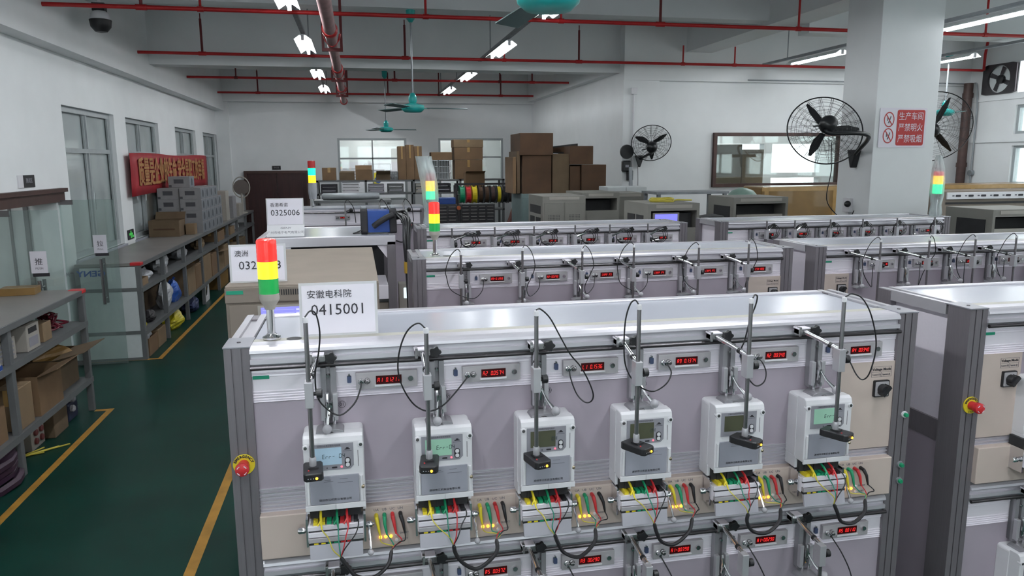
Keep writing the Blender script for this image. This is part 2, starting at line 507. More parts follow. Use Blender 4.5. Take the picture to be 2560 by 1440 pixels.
# yellow floor lines
def line(n, x0, x1, y0, y1):
    struct('trim_%d' % n, MB().box(x0, x1, y0, y1, 0.0, 0.0015), 'yellow_line')
line(20, -2.24, -2.19, 2.0, 6.95); line(21, -2.34, -2.24, 6.90, 6.95)
line(22, -2.25, -2.20, 8.68, 18.0); line(23, -3.0, -2.25, 8.68, 8.73)
line(24, -0.98, -0.92, 1.2, 17.5)

# ------------------------------------------------------------ left windows
def window_x(n, y0, y1, z0, z1, label_lit=None):
    x = LW - 0.1
    root = thing('window_%d' % n, None, None, (x, y0, z0)); root['kind'] = 'structure'
    w, h = y1 - y0, z1 - z0
    f = 0.06
    fr = MB().box(-0.05, 0.05, 0, f, 0, h).box(-0.05, 0.05, w - f, w, 0, h).box(-0.05, 0.05, f, w - f, 0, f).box(-0.05, 0.05, f, w - f, h - f, h)
    fr.box(-0.045, 0.045, f, w - f, h * 0.70, h * 0.70 + 0.05)
    obj('window_frame', fr, 'win_frame', root)
    m = w / 2
    for i, (a, b, mt) in enumerate(((f, m, 'frosted'), (m, w - f, 'frosted2'))):
        obj('window_pane', MB().box(-0.012 + 0.012 * i, -0.004 + 0.012 * i, a, b, h * 0.70 + 0.05, h - f), mt, root)
        lo = MB().box(-0.012 + 0.012 * i, -0.004 + 0.012 * i, a, b, f, h * 0.70)
        obj('window_pane', lo, mt, root)
        sx = 0.006 + 0.018 * i
        s = MB().box(sx, sx + 0.02, a, a + 0.045, f, h * 0.7).box(sx, sx + 0.02, b - 0.045, b, f, h * 0.7)
        s.box(sx, sx + 0.02, a, a + 0.035, h * 0.7 + .05, h - f).box(sx, sx + 0.02, b - 0.035, b, h * 0.7 + .05, h - f)
        obj('sash', s, 'win_frame', root)
    obj('latch', MB().box(0.045, 0.06, m + 0.02, m + 0.035, h * 0.30, h * 0.42), 'chrome', root)
    obj('window_sill', MB().box(0.08, 0.13, -0.03, w + 0.03, -0.07, 0.0), 'top_white', root)
for i, (a, b) in enumerate(WINS):
    window_x(i + 1, a, b, 1.1, 2.77)

# ------------------------------------------------------------ back-wall windows, clear glass with thin frames
def window_y(n, x0, x1, z0, z1, y, mats='win_frame', f=0.05, mull=True, zt=None, glass='glass'):
    root = thing('window_%d' % n, None, None, (x0, y, z0)); root['kind'] = 'structure'
    w, h = x1 - x0, z1 - z0
    fr = MB().box(0, f, -0.06, 0.06, 0, h).box(w - f, w, -0.06, 0.06, 0, h).box(f, w - f, -0.06, 0.06, 0, f).box(f, w - f, -0.06, 0.06, h - f, h)
    obj('window_frame', fr, mats, root)
    if zt:
        obj('transom', MB().box(f, w - f, -0.03, 0.03, zt - 0.02, zt + 0.02), mats, root)
    if mull:
        obj('mullion', MB().box(w / 2 - 0.015, w / 2 + 0.015, -0.03, 0.03, f, h - f), mats, root)
        for a, b in ((f, w / 2), (w / 2, w - f)):
            obj('window_pane', MB().box(a, b, -0.003, 0.003, f, h - f), glass, root)
    else:
        obj('window_pane', MB().box(f, w - f, -0.003, 0.003, f, h - f), glass, root)
window_y(5, -0.41, 1.19, 1.25, 2.70, 18.26, zt=0.98)
window_y(6, 1.95, 3.53, 1.25, 2.70, 18.26, zt=1.0)
window_y(7, 5.87, 8.27, 1.70, 2.60, 11.80, 'frame_brown', 0.055, mull=False)

# notice wall in the next room (charts on a whitewashed wall)
nb = thing('notice_board', 'pale wall chart with a blue and yellow emblem seen through back window', 'notice board', (-0.5, 20.4, 1.1))
obj('panel', MB().box(0, 3.0, 0, 0.03, 0, 1.05), 'paper', nb)
obj('emblem', MB().lathe([(0.15, -0.004), (0.15, 0.0)], (1.02, 0, 0.62), 'y', 20), 'yellow', nb)
obj('emblem_core', MB().lathe([(0.09, -0.007), (0.09, -0.004)], (1.06, 0, 0.58), 'y', 20), 'blue', nb)
obj('box_frame', MB().ring([(0.7, 0.82), (1.4, 0.82), (1.4, 1.0), (0.7, 1.0)], [(0.71, 0.83), (1.39, 0.83), (1.39, 0.99), (0.71, 0.99)], 'y', -0.004, 0), 'ink_soft', nb)
for k in range(9):
    obj('print_line', MB().box(0.12 + 0.02 * (k % 3), 0.55 + 0.03 * (k % 2), -0.003, 0, 0.30 + k * 0.07, 0.315 + k * 0.07), 'ink_soft', nb)
for x_ in (0.05, 2.9): obj('bracket', MB().box(x_, x_ + 0.02, 0.03, 0.06, -1.1, 1.0), 'galv', nb)
for i, (x, y) in enumerate(((0.3, 19.6), (1.2, 19.6), (2.6, 19.8), (2.6, 21.4), (0.4, 21.6))):
    t = thing('ceiling_light', ['slim lit tube in the next room behind the first back window', 'lit tube in next room close to the middle of the back windows',
              'lit tube shining above cartons behind the second back window', 'far lit tube deep in the room behind the back wall',
              'far left lit tube deep in the room behind the back wall'][i], 'ceiling light', (x, y, 2.98), 0, 'next room tubes')
    obj('housing', MB().box(-0.5, 0.5, -0.04, 0.04, 0.05, 0.12), 'reflector', t)
    obj('tube', MB().cyl((-0.48, 0, 0.02), (0.48, 0, 0.02), 0.016, 8), 'tube_back', t)

for _i, (_a, _b) in enumerate(FILL_WINS):  # unseen windows, added to light the bench fronts
    window_y(60 + _i, _a, _b, 1.05, 3.0, -4.3, zt=1.3)
# right-wall windows with daylight
k = 8
for y in (-3.2, -0.8, 1.6, 4.0, 6.4, 8.95):
    for z0, z1 in ((1.0, 1.62), (1.72, 2.36), (2.55, 3.02), (3.22, 3.72)):
        if y == 8.95 and z0 > 3.2: 
            continue
        root = thing('window_%d' % k, None, None, (RWX + 0.08, y, z0)); root['kind'] = 'structure'; k += 1
        w, h = 1.75, z1 - z0
        fr = MB().box(-0.04, 0.04, 0, 0.045, 0, h).box(-0.04, 0.04, w - 0.045, w, 0, h).box(-0.04, 0.04, 0.045, w - 0.045, 0, 0.045)
        fr.box(-0.04, 0.04, 0.045, w - 0.045, h - 0.045, h).box(-0.03, 0.03, w * 0.5 - 0.02, w * 0.5 + 0.02, 0.045, h - 0.045)
        obj('window_frame', fr, 'win_frame', root)
        for a, b in ((0.045, w * 0.5 - 0.02), (w * 0.5 + 0.02, w - 0.045)):
            obj('window_pane', MB().box(-0.003, 0.003, a, b, 0.045, h - 0.045), 'glass', root)

# ------------------------------------------------------------ doors
d = thing('door_1', None, None, (-2.52, 18.14, 0)); d['kind'] = 'structure'            # dark double door at the back
obj('door_leaf', MB().box(0.06, 0.71, 0, 0.05, 0.01, 1.90).box(0.15, 0.62, -0.008, 0, 0.2, 0.85).box(0.15, 0.62, -0.008, 0, 1.0, 1.75), 'door_brown', d)
obj('door_leaf', MB().box(0.72, 1.37, 0, 0.05, 0.01, 1.90).box(0.81, 1.28, -0.008, 0, 0.2, 0.85).box(0.81, 1.28, -0.008, 0, 1.0, 1.75), 'door_brown', d)
obj('door_frame', MB().box(0, 0.06, -0.03, 0.06, 0, 1.96).box(1.37, 1.43, -0.03, 0.06, 0, 1.96).box(0.06, 1.37, -0.03, 0.06, 1.90, 1.96), 'frame_brown', d)
obj('door_handle', MB().cyl((0.66, -0.05, 0.9), (0.66, -0.05, 1.1), 0.012, 8).box(0.65, 0.67, -0.05, 0, 0.92, 0.94).box(0.65, 0.67, -0.05, 0, 1.06, 1.08), 'chrome', d)

d = thing('door_2', None, None, (LW, 6.0, 0)); d['kind'] = 'structure'                   # doorway in the left wall
for y_ in (-0.02, 2.46): obj('door_frame', MB().box(-0.22, 0.03, y_, y_ + 0.11, 0, 1.83), 'white_board', d)
obj('door_header', MB().box(-0.22, 0.05, -0.12, 2.65, 1.76, 1.88).box(-0.2, 0.08, -0.14, 2.67, 1.86, 1.90), 'frame_brown', d)
obj('passage_board', MB().box(-0.72, -0.24, 2.52, 2.56, 0.02, 1.76), 'white_board', d)
obj('passage_jamb', MB().box(-0.86, -0.72, 2.46, 2.58, 0, 1.76), 'frame_brown', d)
for a_, b_ in ((-0.30, -0.26), (-0.44, -0.42)): obj('side_rail', MB().box(a_, b_, 2.49, 2.52, 0, 1.76), 'shelf_grey', d)
t = thing('display_cabinet', 'brown display cabinet glimpsed through the left doorway', 'cabinet', (-4.85, 8.5, 0))
obj('back', MB().box(0, 0.85, 0.28, 0.3, 0, 1.9), 'frame_brown', t)
for x_ in (0.0, 0.82): obj('side', MB().box(x_, x_ + 0.03, 0, 0.28, 0, 1.9), 'frame_brown', t)
for z_ in (0.4, 0.85, 1.22, 1.5, 1.87): obj('shelf', MB().box(0.03, 0.82, 0, 0.28, z_, z_ + 0.02), 'frame_brown', t)
for lab_, x_, z_, w_, h_, m_ in (('yellow folder box inside the doorway cabinet', 0.60, 1.521, 0.16, 0.14, 'yellow'), ('blue and white box inside the doorway cabinet', 0.58, 1.241, 0.2, 0.16, 'blue')):
    o_ = thing('folder_box', lab_, 'box', (-4.85 + x_, 8.52, z_)); obj('body', MB().box(0, w_, 0, 0.2, 0, h_), m_, o_); obj('lid', MB().box(0, w_, 0, 0.2, h_, h_ + 0.03), 'paper', o_)

def glass_leaf(name, label, x0, x1, y, ztop, sticker, word, sub, handle_x, hz0, hz1):
    t = thing(name, label, 'glass door', (x0, y, 0.02))
    w = x1 - x0
    obj('glass_pane', MB().box(0, w, -0.005, 0.005, 0, ztop), 'glass_door', t)
    obj('patch_fitting', MB().box(0, 0.14, -0.014, 0.014, ztop - 0.05, ztop).box(0, 0.14, -0.014, 0.014, 0, 0.05), 'steel', t)
    hx = handle_x - x0
    obj('handle', MB().cyl((hx, -0.05, hz0), (hx, -0.05, hz1), 0.016, 10).cyl((hx, 0.05, hz0), (hx, 0.05, hz1), 0.016, 10)
        .cyl((hx, -0.05, hz0 + 0.06), (hx, 0.05, hz0 + 0.06), 0.01, 8).cyl((hx, -0.05, hz1 - 0.06), (hx, 0.05, hz1 - 0.06), 0.01, 8), 'steel', t, smooth=True)
    s = obj('sticker', MB().box(hx - 0.07, hx + 0.06, -0.0065, -0.005, hz1 + 0.06, hz1 + 0.25), 'paper', t)
    obj('sticker_band', MB().box(hx - 0.06, hx + 0.07, -0.008, -0.005, hz1 + 0.03, hz1 + 0.06), 'ink', t)
    text('word', word, 0.065, 'ink', s, (hx - 0.005, -0.0072, hz1 + 0.155))
    text('word_small', sub, 0.026, 'ink_soft', s, (hx - 0.005, -0.0072, hz1 + 0.10))
    return t
ga = glass_leaf('glass_door', 'open glass door leaf with a push sticker above its handle, beside near shelf', LW + 0.02, -2.52, 7.06, 1.74, None, '推', 'PUSH', -2.70, 0.90, 1.14)
gb = glass_leaf('glass_door', 'open glass door leaf with long bar handle before the white shelf end', LW + 0.02, -2.50, 8.52, 1.76, None, '拉', 'PULL', -2.66, 0.66, 1.14)
text('lettering', 'GENY', 0.085, mat('blue_vinyl', (0.05, 0.10, 0.22), 0.5), gb, (0.25, -0.007, 0.98), mirror=True, sx=1.25, bold=0.002)
text('lettering', '广州市', 0.05, 'ink_soft', gb, (0.02, -0.007, 0.98), mirror=True)
text('lettering', '格宁电气', 0.045, 'ink_soft', ga, (0.22, -0.007, 0.985), mirror=True)

# ------------------------------------------------------------ sprinkler pipes
PIPE_N = ['nearest red sprinkler pipe crossing under the ceiling', 'second red sprinkler pipe from the camera, before the cross beam',
          'third red sprinkler pipe, behind the cross beam', 'farthest red sprinkler pipe, close to the back wall']
for i, (y, x1, ris, hang) in enumerate(((8.15, 10.6, (0.77 - 2.75, 3.37), (-1.44, 0.77, 2.23, 5.07, 7.6)),
                                        (11.35, 10.6, (-2.02, 0.76, 3.39), (2.23, 5.09, 5.97, 8.6)),
                                        (14.4, 4.2, (0.76, 3.37), (-2.03, 2.74)),
                                        (17.4, 4.2, (-2.02, 0.76, 3.33), (1.9,)))):
    z = 3.64
    t = thing('sprinkler_pipe', PIPE_N[i], 'pipe', (0, y, z), 0, 'red sprinkler pipes')
    obj('pipe', MB().cyl((LW + 0.2, 0, 0), (x1, 0, 0), 0.021, 10), 'pipe_red', t, smooth=True)
    for x in ris:
        obj('riser', MB().cyl((x, 0, 0), (x, 0, 0.46), 0.016, 8).cyl((x, 0, 0.46), (x, 0, 0.53), 0.008, 8), 'pipe_dark', t, smooth=True)
        obj('tee', MB().cyl((x - 0.05, 0, 0), (x + 0.05, 0, 0), 0.028, 10), 'pipe_red', t, smooth=True)
    for x in hang:
        obj('hanger', MB().cyl((x, 0, 0.02), (x, 0, 0.62 if i in (0, 3) else 0.28), 0.013, 8).cyl((x - 0.03, 0, 0), (x + 0.03, 0, 0), 0.027, 10), 'pipe_red' if i < 2 else 'pipe_dark', t, smooth=True)
mp = thing('main_water_pipe', 'thick dusty red water main running along the ceiling towards the back wall', 'pipe', (-0.21, 0, 3.48))
obj('pipe', MB().cyl((0, -4.1, 0), (0, 17.55, 0), 0.062, 16), 'pipe_dusty', mp, smooth=True)
obj('end_cap', MB().lathe([(0.07, 17.50), (0.07, 17.66), (0.05, 17.70)], (0, 0, 0), 'y', 16), mat('orange_coupling', (0.45, 0.10, 0.04), 0.45), mp, smooth=True)
for y in (8.15, 11.35, 14.4, 17.4):
    obj('coupling', MB().lathe([(0.07, -0.06), (0.082, -0.03), (0.082, 0.03), (0.07, 0.06)], (0, y, 0), 'y', 16), 'pipe_red', mp, smooth=True)
    obj('branch', MB().cyl((0, y, 0), (0, y, 0.16), 0.024, 10), 'pipe_red', mp, smooth=True)
for y in (2.7, 5.85, 8.97, 12.30, 15.1):
    s = obj('trapeze_hanger', MB().box(-0.115, -0.085, y - 0.015, y + 0.015, -0.09, 0.80).box(0.085, 0.115, y - 0.015, y + 0.015, -0.09, 0.80)
            .box(-0.115, 0.115, y - 0.02, y + 0.02, -0.10, -0.065), 'pipe_dark', mp)
    u = crv([(-0.09, y, 0.07), (-0.07, y, 0.0), (0.0, y, -0.066), (0.07, y, 0.0), (0.09, y, 0.07)], 4)
    obj('clamp', MB().tube([(p.x, y - 0.14, p.z) for p in u], 0.011, 6), 'pipe_red', mp, smooth=True)

# ------------------------------------------------------------ fluorescent lamps
LAMPY = (-1.9, 1.15, 4.15, 7.15, 10.15, 13.32, 16.05, -0.4, 2.65)  # last two positions: unseen lamps added to brighten the bench fronts
def lamp_proto():
    t = thing('fluorescent_lamp', 'x', 'ceiling light', (0, 0, 0))
    obj('reflector', MB().prism([(-0.10, -0.01), (-0.035, 0.035), (0.035, 0.035), (0.10, -0.01), (0.098, 0.0), (0.03, 0.05), (-0.03, 0.05), (-0.098, 0.0)], 'y', -0.62, 0.62), 'reflector', t)
    obj('tube', MB().cyl((0, -0.60, 0.0), (0, 0.60, 0.0), 0.0145, 10), 'tube_on', t, smooth=True)
    for y_ in (-0.625, 0.6):
        obj('lamp_holder', MB().box(-0.018, 0.018, y_, y_ + 0.025, -0.02, 0.04), 'white_pl', t)
    return t
LP = lamp_proto(); used = False
ROWN = {-0.565: 'left lamp row above the aisle', 1.94: 'lamp row over the middle benches', 6.62: 'lamp row beside the column', 8.75: 'lamp row near the daylight windows'}
ORD = ['behind the camera', 'right above the camera', 'just ahead of the camera', 'nearest in view', 'second in view', 'third in view', 'farthest in view', 'added above the photographer', 'added over the front bench']
for x, rows in ((-0.565, range(9)), (1.94, range(9)), (6.62, range(5)), (8.75, range(5))):
    for i in rows:
        lab = 'tube lamp %s in the %s' % (ORD[i], ROWN[x])
        if not used:
            LP.location = (x, LAMPY[i], 3.60); LP['label'] = lab; LP['group'] = 'fluorescent lamps'; used = True
        else:
            copy_tree(LP, None, (x, LAMPY[i], 3.60), 0, lab, 'fluorescent lamps')
for x, y1 in ((-0.565, 17.6), (1.94, 17.6), (6.62, 11.6), (8.75, 11.6)):
    t = thing('lamp_trunking', 'grey lamp trunking with drop rods carrying the ' + ROWN[x], 'trunking', (x, 0, 3.672), 0, 'lamp trunking')
    obj('channel', MB().box(-0.025, 0.025, -4.0, 11.85 if y1 > 12 else y1, 0, 0.035), 'galv', t)
    if y1 > 12:
        obj('channel', MB().box(-0.025, 0.025, 12.25, y1, 0, 0.035), 'galv', t)
    for y in (1.9, 4.9, 7.9, 10.9, 12.5, 14.6, 17.3):
        if y < y1:
            obj('drop_rod', MB().cyl((0, y, 0.03), (0, y, 0.64), 0.009, 6), 'galv', t)

# ------------------------------------------------------------ ceiling fans
def ceiling_fan(label, x, y, zh, ztop, rot, r=0.66):
    t = thing('ceiling_fan', label, 'ceiling fan', (x, y, zh), rot, 'teal ceiling fans')
    obj('motor', MB().lathe([(0.02, -0.055), (0.10, -0.05), (0.135, -0.02), (0.14, 0.0), (0.135, 0.03), (0.05, 0.055), (0.04, 0.06)], n=28), 'teal', t, smooth=True)
    obj('lower_cup', MB().lathe([(0.04, 0.06), (0.05, 0.08), (0.05, 0.13), (0.03, 0.17), (0.015, 0.18)], n=20), 'teal', t, smooth=True)
    obj('rod', MB().cyl((0, 0, 0.15), (0, 0, ztop - zh - 0.05), 0.011, 8), 'galv', t, smooth=True)
    obj('canopy', MB().lathe([(0.02, ztop - zh - 0.14), (0.05, ztop - zh - 0.10), (0.055, ztop - zh)], n=20), 'teal', t, smooth=True)
    for k in range(3):
        a = 2 * math.pi * k / 3
        mb = MB().prism([(0.17, -0.045), (0.25, -0.055), (r, -0.065), (r + 0.01, 0.055), (0.25, 0.05), (0.17, 0.035)], 'z', -0.003, 0.003)
        mb.xf(Matrix.Rotation(a, 4, 'Z') @ Matrix.Rotation(math.radians(9), 4, 'X'))
        bl = obj('blade', mb, 'blade', t)
        mb = MB().box(0.09, 0.20, -0.018, 0.018, -0.01, 0.0).xf(Matrix.Rotation(a, 4, 'Z'))
        obj('blade_iron', mb, 'teal', bl)
    return t
ceiling_fan('big teal ceiling fan cut by the top of the photo', 0.845, 3.3, 2.845, 3.92, math.radians(-25))
ceiling_fan('teal ceiling fan on long rod above the middle benches', 0.70, 9.32, 2.79, 3.92, math.radians(2))
ceiling_fan('small far teal ceiling fan before the back wall windows', 0.62, 15.5, 2.79, 3.92, math.radians(6), 0.6)
ceiling_fan('teal ceiling fan half hidden behind the column by the right windows', 9.0, 10.3, 2.86, 3.75, math.radians(50), 0.3)

# ------------------------------------------------------------ dome camera, wall plates
t = thing('security_camera', 'black dome security camera hung from the ceiling at top left', 'camera', (-2.6, 9.0, 3.62))
obj('dome', MB().lathe([(0.01, -0.10), (0.06, -0.09), (0.10, -0.04), (0.105, 0.0), (0.11, 0.03), (0.10, 0.035)], n=20), 'black', t, smooth=True)
obj('housing', MB().lathe([(0.10, 0.035), (0.09, 0.09), (0.06, 0.12), (0.03, 0.13)], n=20), 'white_pl', t, smooth=True)
obj('stem', MB().cyl((0, 0, 0.12), (0, 0, 0.68), 0.02, 10), 'white_pl', t)
obj('bracket', MB().box(-0.06, 0.06, -0.05, 0.05, 0.12, 0.2), 'black', t)
t = thing('wall_plaque', 'small black number plaque above the left doorway', 'plaque', (LW, 7.78, 1.93))
obj('plate', MB().box(0, 0.012, 0, 0.26, 0, 0.115), 'black', t); obj('edge', MB().box(0, 0.014, -0.10, 0.0, 0, 0.115), 'white_pl', t)
text('lettering', '测试区', 0.05, 'grey_pl', t, (0.0135, 0.13, 0.06), (math.pi / 2, 0, math.pi / 2))
t = thing('wall_plaque', 'small black plaque above the dark double door', 'plaque', (-1.9, 18.2, 1.985))
obj('plate', MB().box(0, 0.19, -0.012, 0, 0, 0.09), 'black', t); text('lettering', '办公室', 0.04, 'grey_pl', t, (0.095, -0.0135, 0.045))
t = thing('exit_sign', 'small green running-man exit plate on left wall above worktop', 'exit sign', (LW, 10.85, 1.13))
obj('plate', MB().box(0, 0.012, 0, 0.27, 0, 0.13), 'ink', t)
gm = mat('exit_green', (0.06, 0.45, 0.08), 0.5, emit=(0.1, 0.8, 0.15), es=0.25)
obj('pictogram', MB().box(0.012, 0.014, 0.11, 0.15, 0.015, 0.115).box(0.012, 0.014, 0.05, 0.21, 0.055, 0.085).box(0.012, 0.014, 0.17, 0.25, 0.02, 0.05), gm, t)

t = thing('banner', 'red cloth banner with yellow characters strung along the left wall', 'banner', (LW + 0.05, 10.98, 1.70))
mb = MB(); N = 24
for i in range(N + 1):
    u = i / N; yy = u * 5.3
    for kk in range(5):
        v = kk / 4
        mb.v.append((0.03 * math.sin(u * 19 + v * 2) * 0.4 + 0.02, yy, v * 0.585 + 0.012 * math.sin(u * 9)))
for i in range(N):
    for kk in range(4):
        a = i * 5 + kk
        mb.f.append([a, a + 5, a + 6, a + 1]); mb.mi.append(0)
cl = obj('cloth', mb, 'banner', t, smooth=True)
sm = cl.modifiers.new('thickness', 'SOLIDIFY'); sm.thickness = 0.004
for _k, (_dy, _dz) in enumerate(((0, 0), (0.012, 0), (-0.012, 0), (0, 0.012))):
    text('lettering', '质量是企业的生命 安全是职工的幸福', 0.355, 'banner_txt', t, (0.040 + 0.0004 * _k, 2.65 + _dy, 0.295 + _dz), (math.pi / 2, 0, math.pi / 2), key='banner_text', extrude=0.001, sx=0.80, sy=1.22)

# ------------------------------------------------------------ no-smoking sign on the column
t = thing('warning_sign', 'white and red no open flame, no smoking sign on the column', 'sign', (5.34, 6.995, 2.27))
obj('plate', MB().prism(rrect(0, 0.56, 0, 0.405, 0.012), 'y', -0.004, 0.0), 'paper', t)
obj('red_field', MB().prism(rrect(0.205, 0.535, 0.02, 0.385, 0.02), 'y', -0.006, -0.004), 'sign_red', t)
wp = 'paper'
for k, s in enumerate(('生产车间', '严禁明火', '严禁吸烟')):
    text('lettering', s, 0.088, wp, t, (0.37, -0.0068, 0.315 - k * 0.115), sx=0.84)
for zc in (0.285, 0.12):
    c = [(0.11 + 0.062 * math.cos(a * math.pi / 12), zc + 0.078 * math.sin(a * math.pi / 12)) for a in range(24)]
    h = [(0.11 + 0.052 * math.cos(a * math.pi / 12), zc + 0.067 * math.sin(a * math.pi / 12)) for a in range(24)]
    rg = obj('ban_ring', MB().ring(c, h, 'y', -0.0055, -0.004), 'sign_red', t)
    obj('ban_bar', MB().prism([(0.068, zc + 0.052), (0.076, zc + 0.058), (0.152, zc - 0.052), (0.144, zc - 0.058)], 'y', -0.0057, -0.004), 'sign_red', rg)
    obj('pictogram', MB().prism([(0.098, zc - 0.035), (0.112, zc - 0.04), (0.135, zc + 0.03), (0.125, zc + 0.038)], 'y', -0.0052, -0.004)
        .prism([(0.085, zc - 0.01), (0.095, zc - 0.015), (0.10, zc + 0.03), (0.088, zc + 0.032)], 'y', -0.0052, -0.004), 'ink_soft', rg)

# ============================================================ meter test benches
BW = 2.22
TX = [0.281 + 0.311 * k for k in range(6)]
def objs(name, mbs, m, parent, **k):
    return [obj(name, mb, m, parent, **k) for mb in mbs]

RAIL = [(0.06, 1.640), (0.014, 1.640), (0.002, 1.637), (-0.006, 1.630), (-0.008, 1.622), (-0.004, 1.618), (0.006, 1.618), (0.006, 1.604),
        (-0.006, 1.603), (-0.006, 1.590), (0.008, 1.589), (0.008, 1.572), (0.06, 1.572)]
UPPER = [(0.03, 1.572), (0.010, 1.572), (0.008, 1.562), (0.011, 1.560), (0.008, 1.557), (0.011, 1.555), (0.010, 1.550), (0.013, 1.548), (0.013, 1.507), (0.010, 1.505),
         (0.012, 1.499), (0.009, 1.497), (0.012, 1.492), (0.009, 1.490), (0.012, 1.484), (0.009, 1.482), (0.012, 1.477), (0.009, 1.475), (0.03, 1.473)]
RIBS = [(0.03, 1.212), (0.008, 1.212)]
for _k in range(6):
    _z = 1.208 - _k * 0.0115
    RIBS += [(0.008, _z), (0.014, _z - 0.002), (0.014, _z - 0.006), (0.007, _z - 0.008)]
RIBS += [(0.007, 1.14), (0.03, 1.14)]
POST = [(0, 0), (.020, 0), (.020, .004), (.024, .004), (.024, 0), (.046, 0), (.046, .004), (.050, .004), (.050, 0), (.07, 0), (.07, .10), (0, .10)]
TIER = -0.645

def circle(cx, cz, r, n=24):
    return [(cx + r * math.cos(2 * math.pi * i / n), cz + r * math.sin(2 * math.pi * i / n)) for i in range(n)]

def gauge(root, x, dz, digits, lod=0):
    """red read-out module; x = track centre of its station"""
    z0, z1 = 1.497 + dz, 1.547 + dz
    g = obj('readout_panel', lambda: MB().box(0.077, 0.254, -0.004, 0.012, 1.497, 1.547), 'alu_white' if lod < 0 else 'gauge_plate', root, bev=0.0015, loc=(x, 0, dz), key='gauge%d' % 0)
    sc = obj('readout_window', lambda: MB().box(0.134, 0.208, -0.006, -0.003, 1.511, 1.536), 'led_screen', g, key='gscreen')
    obj('figures', seg_mb(digits), 'led_red', sc, loc=(0.170, -0.0062, 1.5235))
    obj('lip', lambda: MB().box(0.130, 0.210, -0.010, -0.003, 1.505, 1.510), 'white_pl', g, key='glip')
    obj('push_button', lambda: MB().lathe([(0.0075, -0.011), (0.0085, -0.009), (0.0085, -0.003)], (0.234, 0, 1.524), 'y', 16), 'chrome', g, key='gbtn', smooth=True)
    for i in range(2):
        obj('connector', lambda: MB().lathe([(0.004, -0.022), (0.0065, -0.020), (0.0065, -0.012), (0.009, -0.011), (0.009, -0.003)], (0, 0, 1.523), 'y', 14), 'chrome' if i == 0 else 'steel', g, key='gcon%d' % i, smooth=True, loc=(0.092 + 0.017 * i, 0, 0))
    return g
W['gauge_plate'] = mat('silver_readout_plate', (0.43, 0.41, 0.43), 0.42, 0.2, var=0.03)
W['slot'] = mat('track_grey', (0.30, 0.295, 0.315), 0.4, 0.4, var=0.05)

def track(root, x, dz, lever=0, down=0.0):
    t = obj('guide_track', lambda: MB().box(-0.021, -0.006, -0.016, 0.010, 1.41, 1.572).box(0.006, 0.021, -0.016, 0.010, 1.41, 1.572).box(-0.021, 0.021, -0.004, 0.010, 1.41, 1.572), 'slot', root, loc=(x, 0, dz), key='track')
    obj('clamp_cheek', lambda: MB().box(-0.024, -0.010, -0.034, -0.016, 1.42, 1.50), 'alu_post2', t, key='cheekl', bev=0.002)
    obj('clamp_cheek', lambda: MB().box(0.010, 0.024, -0.034, -0.016, 1.42, 1.50), 'alu_post2', t, key='cheekr', bev=0.002)
    obj('toggle', lambda: MB().tube([(-0.004, -0.036, 1.505), (-0.004, -0.044, 1.48), (-0.003, -0.036, 1.44)], 0.0045, 6).box(-0.008, 0.008, -0.04, -0.016, 1.46, 1.475), 'chrome', t, key='toggle', smooth=True)
    obj('screw', lambda: MB().lathe([(0.004, -0.021), (0.005, -0.016), (0.005, -0.004)], (0, 0, 1.548), 'y', 10), 'chrome', t, key='tscrew', smooth=True)
    if lever == 0:
        obj('lever', lambda: MB().tube([(0, -0.04, 1.46), (-0.004, -0.055, 1.43), (-0.006, -0.065, 1.41)], 0.004, 6), 'chrome', t, key='lev0', smooth=True)
        obj('ball_knob', lambda: MB().sphere((-0.007, -0.070, 1.408), 0.0135, 16), 'knob_grey', t, key='ball0', smooth=True)
    else:
        obj('lever', lambda: MB().tube([(0, -0.04, 1.475), (0.012, -0.06, 1.445), (0.026, -0.08, 1.425)], [0.003, 0.004, 0.007], 8), 'chrome', t, key='lev1', smooth=True)
        obj('ball_knob', lambda: MB().sphere((0.032, -0.086, 1.418), 0.014, 16), 'knob_grey', t, key='ball1', smooth=True)
    obj('push_rod', lambda: MB().cyl((0.012, -0.03, 1.40), (0.012, -0.03, 1.43), 0.0045, 10), 'chrome', t, key='prod0', smooth=True)
    obj('push_rod', lambda: MB().cyl((-0.012, -0.03, 1.40), (-0.012, -0.03, 1.43), 0.0045, 10), 'chrome', t, key='prod1', smooth=True)
    pl = [(-0.040, 1.3935), (-0.012, 1.3935), (-0.006, 1.398), (0.006, 1.398), (0.012, 1.3935), (0.040, 1.3935), (0.036, 1.401), (0.022, 1.406), (-0.022, 1.406), (-0.036, 1.401)]
    obj('press_plate', lambda: MB().prism(pl, 'y', -0.068, -0.012), 'slot', t, key='plate', bev=0.0015)
    return t
W['alu_post2'] = mat('clamp_aluminium', (0.52, 0.51, 0.54), 0.35, 0.5, var=0.04)

